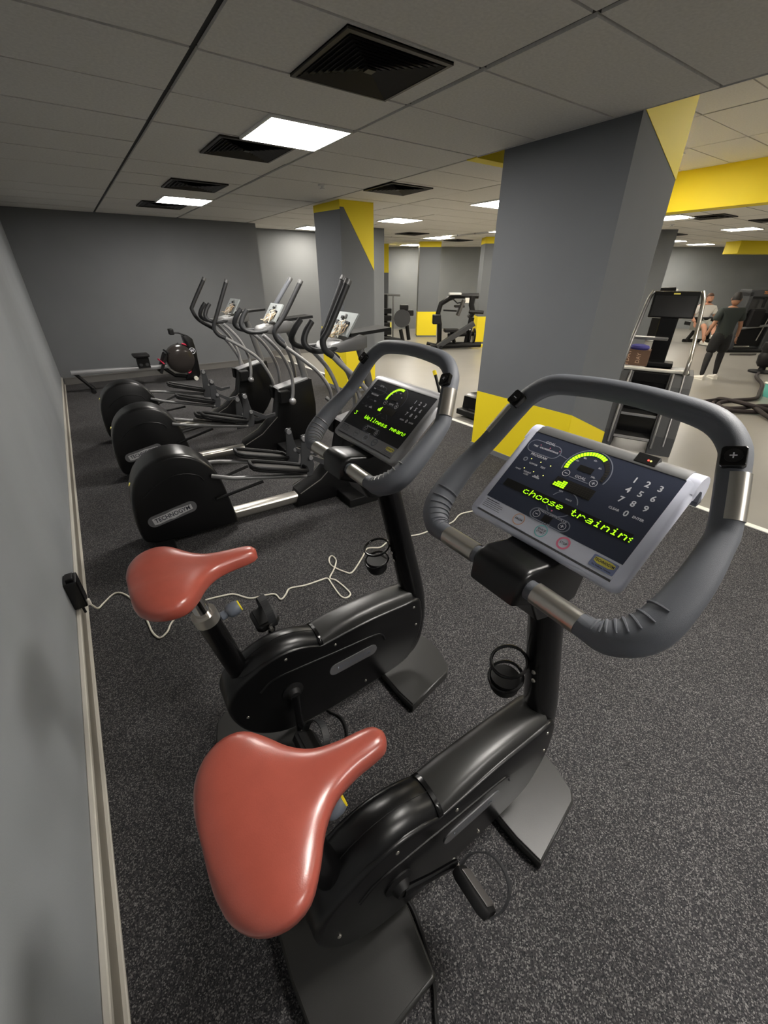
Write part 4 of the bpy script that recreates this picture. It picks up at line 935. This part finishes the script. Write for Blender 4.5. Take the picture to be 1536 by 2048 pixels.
b = B(); prism(b, [(.16*math.cos(2*PI*k/16), .11*math.sin(2*PI*k/16)) for k in range(16)], 'z', 0, .06, bev=.01); o = tag(obj('step_pad', b, M_yellow), 'low yellow step pad on the floor right of the leg press', 'step pad'); o.location = at(11.55, 2.60); o.rotation_euler = (0, 0, -AZ)

# rack with hanging plate beside the slim pillar
t = thing('weight_rack', at(11.9, .22), 'black weight machine peeping out beside the slim grey pillar', 'gym machine', -AZ)
L('upright', [(-.18, 0, .0), (-.18, 0, 1.22)], .05)
L('upright', [(.02, 0, .0), (.02, 0, 1.18)], .018, M_silverdk)
L('top_bar', [(-.25, 0, 1.22), (.20, 0, 1.20)], .025, M_silverdk)
for k in range(5):
    b = B(); box(b, -.30, -.02, -.12, .12, .10+.17*k, .22+.17*k, bev=.01); obj('weight_plate', b, M_black, t)
b = B(); lathe(b, [(.03, -.03), (.21, -.03), (.22, 0), (.21, .03), (.03, .03)], 22, Matrix.Translation((.26, -.05, .66)) @ Matrix.Rotation(PI/2, 4, 'X')); obj('disc_plate', b, M_bracket, t, smooth=True)
b = B(); box(b, .20, .42, -.05, .20, .86, .98, bev=.02); obj('shoulder_pad', b, M_padblack, t)
b = B(); box(b, .36, .56, -.05, .20, .72, .86, bev=.02); obj('arm_pad', b, M_padblack, t)
L('lower_frame', [(-.2, -.1, .20), (.30, -.1, .12)], .05)
L('leg', [(.22, -.1, .40), (.32, -.1, .0)], .05)
L('leg', [(.40, .1, .48), (.46, .1, .12)], .05)
b = B(); box(b, -.06, -.02, -.13, -.12, .42, .58); obj('yellow_tag', b, M_badgey, t)

# ------------------------------------------------------------------ machines on the hall side
t = thing('cable_station', at(12.9, 7.75), 'black cable station with white base beyond the stair climber', 'gym machine', -AZ)
L('upright', [(-.62, 0, .0), (-.62, 0, 1.85)], .05); L('upright', [(.30, 0, .0), (.36, 0, 1.30)], .06)
L('side_rail', [(.05, -.1, .1), (.38, -.1, 1.32)], .025, M_steel)
L('top_bar', [(-.62, 0, 1.30), (.36, 0, 1.32)], .06)
b = B(); box(b, -.68, -.30, -.04, .04, 1.80, 1.86); obj('pulley_arm', b, M_blackm, t)
L('arm_brace', [(-.5, 0, 1.80), (-.35, 0, 1.66)], .02); L('cable', [(-.40, 0, 1.78), (-.44, 0, 1.55)], .008)
b = B(); box(b, -.45, .25, -.15, .2, .1, 1.1); obj('weight_stack', b, M_blackm, t)
b = B(); prism(b, rrect(-.1, .62, -.30, .25, .12), 'z', 0, .10, bev=.02); obj('base', b, M_alum, t)
t = thing('leg_extension', at(12.5, 8.75), 'black seated leg machine under the person in white', 'gym machine', -AZ)
b = B(); box(b, -.10, .62, -.2, .35, .42, .52, bev=.02); obj('seat_pad', b, M_padblack, t)
b = B(); box(b, -.18, .30, -.28, -.08, .50, .66, bev=.04); obj('thigh_roller', b, M_padblack, t)
L('leg', [(.10, 0, .42), (-.12, 0, .0)], .05); L('leg', [(.50, .1, .42), (.55, .1, .0)], .05); L('floor_frame', [(-.2, 0, .04), (.65, 0, .04)], .045)
t = thing('weight_machine', at(10.9, 8.25), 'tall grey-framed weight machine with orange lettering at the right edge', 'gym machine', -AZ)
for x0, x1 in ((.35, .46), (1.12, 1.30)):
    b = B(); box(b, x0, x1, -.1, .25, 0, 1.32, bev=.02); obj('side_panel', b, M_bracket, t)
b = B(); box(b, .35, 1.30, -.1, .25, 1.20, 1.36, bev=.02); hd_ = obj('top_panel', b, M_bracket, t)
b = B(); text_into(b, 'TECHNOGYM', .085, Matrix.Translation((.86, -.103, 1.29)) @ Matrix.Rotation(PI/2, 4, 'X'), .001, xs=.75); obj('top_lettering', b, M_orangebr, hd_)
b = B(); box(b, .46, 1.12, .10, .22, .85, 1.20); obj('rear_plate', b, M_silverdk, t)
b = B(); box(b, .48, 1.10, -.06, .10, .12, .85, bev=.01); obj('weight_stack', b, M_blackm, t)
L('hanging_handle', [(.78, -.08, 1.18), (.78, -.08, .98)], .03); b = B(); box(b, .52, .86, -.16, -.02, .55, .95, bev=.04); obj('back_pad', b, M_padblack, t)
L('cross_bar', [(.40, -.12, .52), (1.15, -.12, .60)], .03, M_silverdk); L('cable_guide', [(.95, -.09, .25), (1.08, -.09, 1.1)], .014, M_steel)
b = B(); box(b, .1, 1.35, -.30, .3, 0, .06, bev=.01); obj('base', b, M_blackm, t)
t = thing('boxing_bag', at(8.2, 7.33), 'black padded post at the right edge where the rope ends', 'boxing bag', -AZ)
b = B(); lathe(b, [(0, .10), (.09, .11), (.13, .17), (.14, .30), (.11, .36), (.14, .44), (.12, .54), (0, .57)], 16); obj('bag_body', b, M_padblack, t, smooth=True)
b = B(); lathe(b, [(.20, 0), (.20, .03), (.06, .05), (.05, .11), (0, .111)], 16); obj('bag_stand', b, M_blackm, t, smooth=True)
b = B(); prism(b, [(-.55, .0), (-.25, .07), (.1, .02), (-.1, -.06)], 'z', 0.0, .04); o = tag(obj('rubber_wedge', b, M_padgrey), 'dark flat wedge lying on the floor at the right edge', 'wedge'); o.location = at(10.2, 8.75); o.rotation_euler = (0, 0, -AZ)
t = thing('folding_board', at(11.3, 9.85), 'yellow slanted board with white foot at the right edge', 'board', -AZ)
b = B(); prism(b, [(-.20, .05), (.5, .05), (.5, .75), (.02, .45)], 'y', 0, .05); obj('board_face', b, M_yellow, t)
b = B(); box(b, -.40, .5, -.06, .12, 0, .05); obj('board_foot', b, M_white, t)
t = thing('plastic_bin', at(6.25, 6.02), 'teal and orange plastic bin cut by the right edge', 'bin', -AZ)
b = B(); loft(b, [[(x, y, 0) for x, y in rrect(-.13, .3, -.15, .15, .04)], [(x*1.15, y*1.15, .20) for x, y in rrect(-.13, .3, -.15, .15, .04)]]); bn = obj('bin_body', b, M_tealgreen, t, smooth=True, angle=50)
b = B(); box(b, -.03, .34, -.185, -.155, .0, .11); obj('orange_front', b, M_orangebr, bn)
b = B(); tube(b, [(x*1.16, y*1.16, .20) for x, y in rrect(-.13, .3, -.15, .15, .04)], .012, 6, closed=True); obj('bin_rim', b, M_white, bn)

# battle rope: hanging end and a loose pile
t = thing('battle_rope', (0, 0, 0), 'thick dark training rope piled on the pale floor', 'rope')
rp = [(10.42, 2.44, .03), (9.9, 2.33, .04), (9.2, 2.05, .05), (8.6, 1.90, .03), (8.1, 1.80, .03), (7.75, 1.92, .03), (7.5, 2.02, .03), (7.25, 2.06, .03), (7.05, 1.90, .03), (7.20, 1.70, .05), (7.5, 1.58, .06), (7.62, 1.42, .05), (7.45, 1.33, .03), (7.2, 1.55, .03), (6.98, 1.78, .04), (7.1, 1.95, .07), (7.35, 1.85, .09), (7.25, 1.60, .08), (7.02, 1.38, .05), (6.9, 1.22, .03), (7.1, 1.12, .03), (7.3, 1.28, .04), (7.22, 1.62, .10), (7.3, 1.98, .10), (7.42, 2.1, .04), (7.1, 2.2, .03), (7.0, 2.05, .03)]
b = B(); tube(b, rp, .026, 10, sub=6); obj('rope_strand', b, M_rope, t, smooth=True)

# ------------------------------------------------------------------ people
def skin_mesh(name, verts, edges, radii, m, par, root=0, sub=2):
    me = bpy.data.meshes.new(name); me.from_pydata(verts, edges, []); me.materials.append(m)
    o = bpy.data.objects.new(name, me); link(o, par)
    md = o.modifiers.new('skin', 'SKIN'); md.use_smooth_shade = True
    sv = me.skin_vertices[0].data
    for i, r in enumerate(radii):
        r = r if isinstance(r, tuple) else (r, r); sv[i].radius = r; sv[i].use_root = (i == root)
    s = o.modifiers.new('sub', 'SUBSURF'); s.levels = sub; s.render_levels = sub
    return o
def hand(bm, p, d, side, k=1.0):
    """palm and five bent fingers continuing the forearm direction d"""
    d = Vector(d).normalized(); sd = Vector(side); sd = (sd-d*sd.dot(d)).normalized(); n = d.cross(sd)
    p = Vector(p)
    loft(bm, [[p+d*l+sd*(w*math.cos(a))+n*(h*math.sin(a)) for a in [2*PI*q/8 for q in range(8)]] for l, w, h in ((0, .022*k, .016*k), (.03*k, .034*k, .016*k), (.075*k, .036*k, .013*k), (.085*k, .03*k, .010*k))])
    for i, ln in enumerate((.062, .072, .068, .052)):
        q = p+d*.078*k+sd*((i-1.5)*.018*k)
        tube(bm, [q, q+d*ln*.5*k+n*.006*k, q+d*ln*.85*k+n*.022*k], [.0085*k, .008*k, .006*k], 6)
    q = p+d*.025*k+sd*.032*k
    tube(bm, [q, q+d*.03*k+sd*.018*k+n*.01*k, q+d*.06*k+sd*.02*k+n*.02*k], [.010*k, .009*k, .007*k], 6)
def head(par, c, k, yaw, pitch, skin, hair, beard=False, bald=False):
    M = Matrix.Translation(c) @ Matrix.Rotation(yaw, 4, 'Z') @ Matrix.Rotation(pitch, 4, 'X')    # face looks to local -y
    b = B(); ball(b, (0, 0, 0), .105*k, 18, 14, (.78, .92, 1.12), M)
    ball(b, (0, -.035*k, -.065*k), .062*k, 12, 8, (.9, .9, .85), M)
    ball(b, (0, -.100*k, -.01*k), .018*k, 8, 6, (.7, 1, 1.4), M)
    for s in (-1, 1): ball(b, (s*.082*k, .005*k, -.005*k), .024*k, 8, 6, (.4, .8, 1.2), M)
    h = obj('head', b, skin, par, smooth=True)
    b = B()
    for s in (-1, 1): ball(b, (s*.033*k, -.088*k, .012*k), .011*k, 8, 6, (1.2, .5, .7), M)
    obj('eyes', b, M_hair, h)
    b = B(); ball(b, (0, -.092*k, -.055*k), .02*k, 8, 6, (1.2, .4, .3), M); obj('mouth', b, M_red if not beard else M_hairb, h)
    b = B(); ball(b, (0, .012*k, .022*k), .108*k, 18, 12, (.80, .94, 1.06), M)
    cut = [v for v in b.verts if (M.inverted() @ v.co).z < (.03*k if (M.inverted() @ v.co).y < -.02*k else -.055*k)]
    bmesh.ops.delete(b, geom=cut, context='VERTS'); obj('hair', b, hair, h, smooth=True)
    if beard:
        b = B(); ball(b, (0, -.042*k, -.080*k), .058*k, 12, 8, (.95, .85, .7), M); obj('beard', b, M_hairb, h, smooth=True)
    return h
def shoe(par, c, yaw, k, m=M_shoe):
    M = Matrix.Translation(c) @ Matrix.Rotation(yaw, 4, 'Z')      # toe to local -y
    b = B(); secs = []
    for y, w, hh in ((.085, .025, .055), (.075, .036, .085), (.03, .040, .090), (-.03, .042, .065), (-.10, .046, .050), (-.155, .038, .040), (-.18, .018, .028)):
        secs.append([M @ Vector((w*k*math.cos(a), y*k, max(0.0, hh*k*(.5+.5*math.sin(a))))) for a in [2*PI*q/12 for q in range(12)]])
    loft(b, secs); s = obj('shoe', b, m, par, smooth=True)
    b = B(); loft(b, [[M @ Vector((x*k, y*k, z)) for x, y in [(-.04, .08), (.04, .08), (.048, -.08), (.03, -.18), (-.03, -.18), (-.048, -.08)]] for z in (0.0, .018*k)]); obj('sole', b, M_white, s)

# person walking away, black clothes (facing into the hall)
K = 0.775
t = thing('person', (9.20, 2.86, 0), 'person in black shirt, shorts and leggings walking away with head turned', 'person', -AZ-.1)
S = lambda pts: [(x*K, y*K, z*K) for x, y, z in pts]
J = S([(0, 0, .98), (.0, .0, 1.20), (0, .02, 1.42), (0, .0, 1.54), (-.10, 0, .93), (-.15, -.03, .52), (-.19, -.10, .10), (.10, 0, .93), (.15, .05, .52), (.17, .02, .10), (-.19, .0, 1.42), (-.29, -.02, 1.15), (-.33, .04, .92), (.19, .0, 1.42), (.29, -.01, 1.14), (.33, .03, .90)])
skin_mesh('body', J, [(0, 1), (1, 2), (2, 3), (0, 4), (4, 5), (5, 6), (0, 7), (7, 8), (8, 9), (2, 10), (10, 11), (11, 12), (2, 13), (13, 14), (14, 15)],
          [r*K for r in (.09, .10, .11, .055, .07, .045, .034, .07, .045, .034, .06, .042, .03, .06, .042, .03)], M_skin2, t)
skin_mesh('shirt', S([(0, 0, .80), (0, 0, 1.18), (0, .01, 1.41), (0, .0, 1.50), (-.20, 0, 1.44), (-.275, -.01, 1.22), (.20, 0, 1.44), (.275, -.01, 1.22)]), [(0, 1), (1, 2), (2, 3), (2, 4), (4, 5), (2, 6), (6, 7)],
          [tuple(x*K for x in r) for r in ((.19, .15), (.18, .14), (.17, .13), (.09, .08), (.085, .085), (.085, .085), (.085, .085), (.085, .085))], M_teeblack, t)
skin_mesh('shorts', S([(0, 0, .92), (-.10, 0, .84), (-.14, -.02, .56), (.10, 0, .84), (.14, .04, .56), (0, 0, 1.10)]), [(0, 1), (1, 2), (0, 3), (3, 4), (0, 5)], [r*K for r in (.17, .125, .11, .125, .11, .145)], M_shorts, t)
skin_mesh('leggings', S([(-.14, -.02, .62), (-.165, -.05, .40), (-.19, -.10, .08)]), [(0, 1), (1, 2)], [r*K for r in (.08, .072, .046)], M_legging, t)
skin_mesh('leggings', S([(.14, .04, .62), (.158, .06, .40), (.17, .02, .08)]), [(0, 1), (1, 2)], [r*K for r in (.08, .072, .046)], M_legging, t)
head(t, tuple(K*x for x in (.02, .02, 1.66)), K*1.05, PI-.6, .25, M_skin2, M_hair)
shoe(t, (-.19*K, -.08*K, 0), PI+.35, K*1.25); shoe(t, (.17*K, .04*K, 0), PI-.1, K*1.25)
b = B(); hand(b, J[12], (-.1, .15, -1), (0, 1, 0), K); obj('hand', b, M_skin2, t, smooth=True)
b = B(); hand(b, J[15], (.1, .12, -1), (0, 1, 0), K); obj('hand', b, M_skin2, t, smooth=True)

# person seated on the leg machine, white shirt, facing the camera
K2 = 1.0
t = thing('person', at(12.4, 8.80), 'person in white shirt and pale shorts seated on the leg machine', 'person', -AZ)
S2 = lambda pts: [(x*K2*1.08, y*K2, z*K2-.14) for x, y, z in pts]
J = S2([(0, 0, .66), (0, .02, .88), (0, .02, 1.06), (0, 0, 1.14), (-.10, -.05, .62), (-.13, -.40, .60), (-.11, -.55, .24), (.10, -.05, .62), (.10, -.42, .58), (.02, -.62, .40), (-.20, .0, 1.02), (-.30, -.03, .80), (-.27, -.20, .68), (.20, .0, 1.02), (.29, -.05, .80), (.26, -.20, .66)])
skin_mesh('body', J, [(0, 1), (1, 2), (2, 3), (0, 4), (4, 5), (5, 6), (0, 7), (7, 8), (8, 9), (2, 10), (10, 11), (11, 12), (2, 13), (13, 14), (14, 15)],
          [r*K2 for r in (.13, .13, .13, .055, .09, .065, .042, .09, .065, .042, .065, .048, .034, .065, .048, .034)], M_skin, t)
skin_mesh('shirt', S2([(0, 0, .66), (0, .02, .86), (0, .02, 1.03), (0, .01, 1.09), (-.20, 0, 1.02), (-.275, -.02, .86), (.20, 0, 1.02), (.27, -.03, .86)]), [(0, 1), (1, 2), (2, 3), (2, 4), (4, 5), (2, 6), (6, 7)],
          [tuple(x*K2 for x in r) for r in ((.18, .16), (.17, .15), (.17, .14), (.09, .09), (.09, .09), (.085, .085), (.09, .09), (.085, .085))], M_tee, t)
skin_mesh('shorts', S2([(0, 0, .64), (-.10, -.05, .62), (-.13, -.36, .61), (.10, -.05, .62), (.10, -.36, .60)]), [(0, 1), (1, 2), (0, 3), (3, 4)], [r*K2 for r in (.16, .13, .10, .13, .10)], M_shortsgrey, t)
head(t, (.02, -.01, 1.115), K2*.95, .15, 0.0, M_skin, M_hairb, beard=True)
shoe(t, (-.12, -.56, .02), .2, K2*1.1); shoe(t, (.02, -.64, .18), -.3, K2*1.1)
b = B(); hand(b, J[12], (.05, -.3, -1), (1, 0, 0), K2); obj('hand', b, M_skin, t, smooth=True)
b = B(); hand(b, J[15], (-.05, -.3, -1), (1, 0, 0), K2); obj('hand', b, M_skin, t, smooth=True)
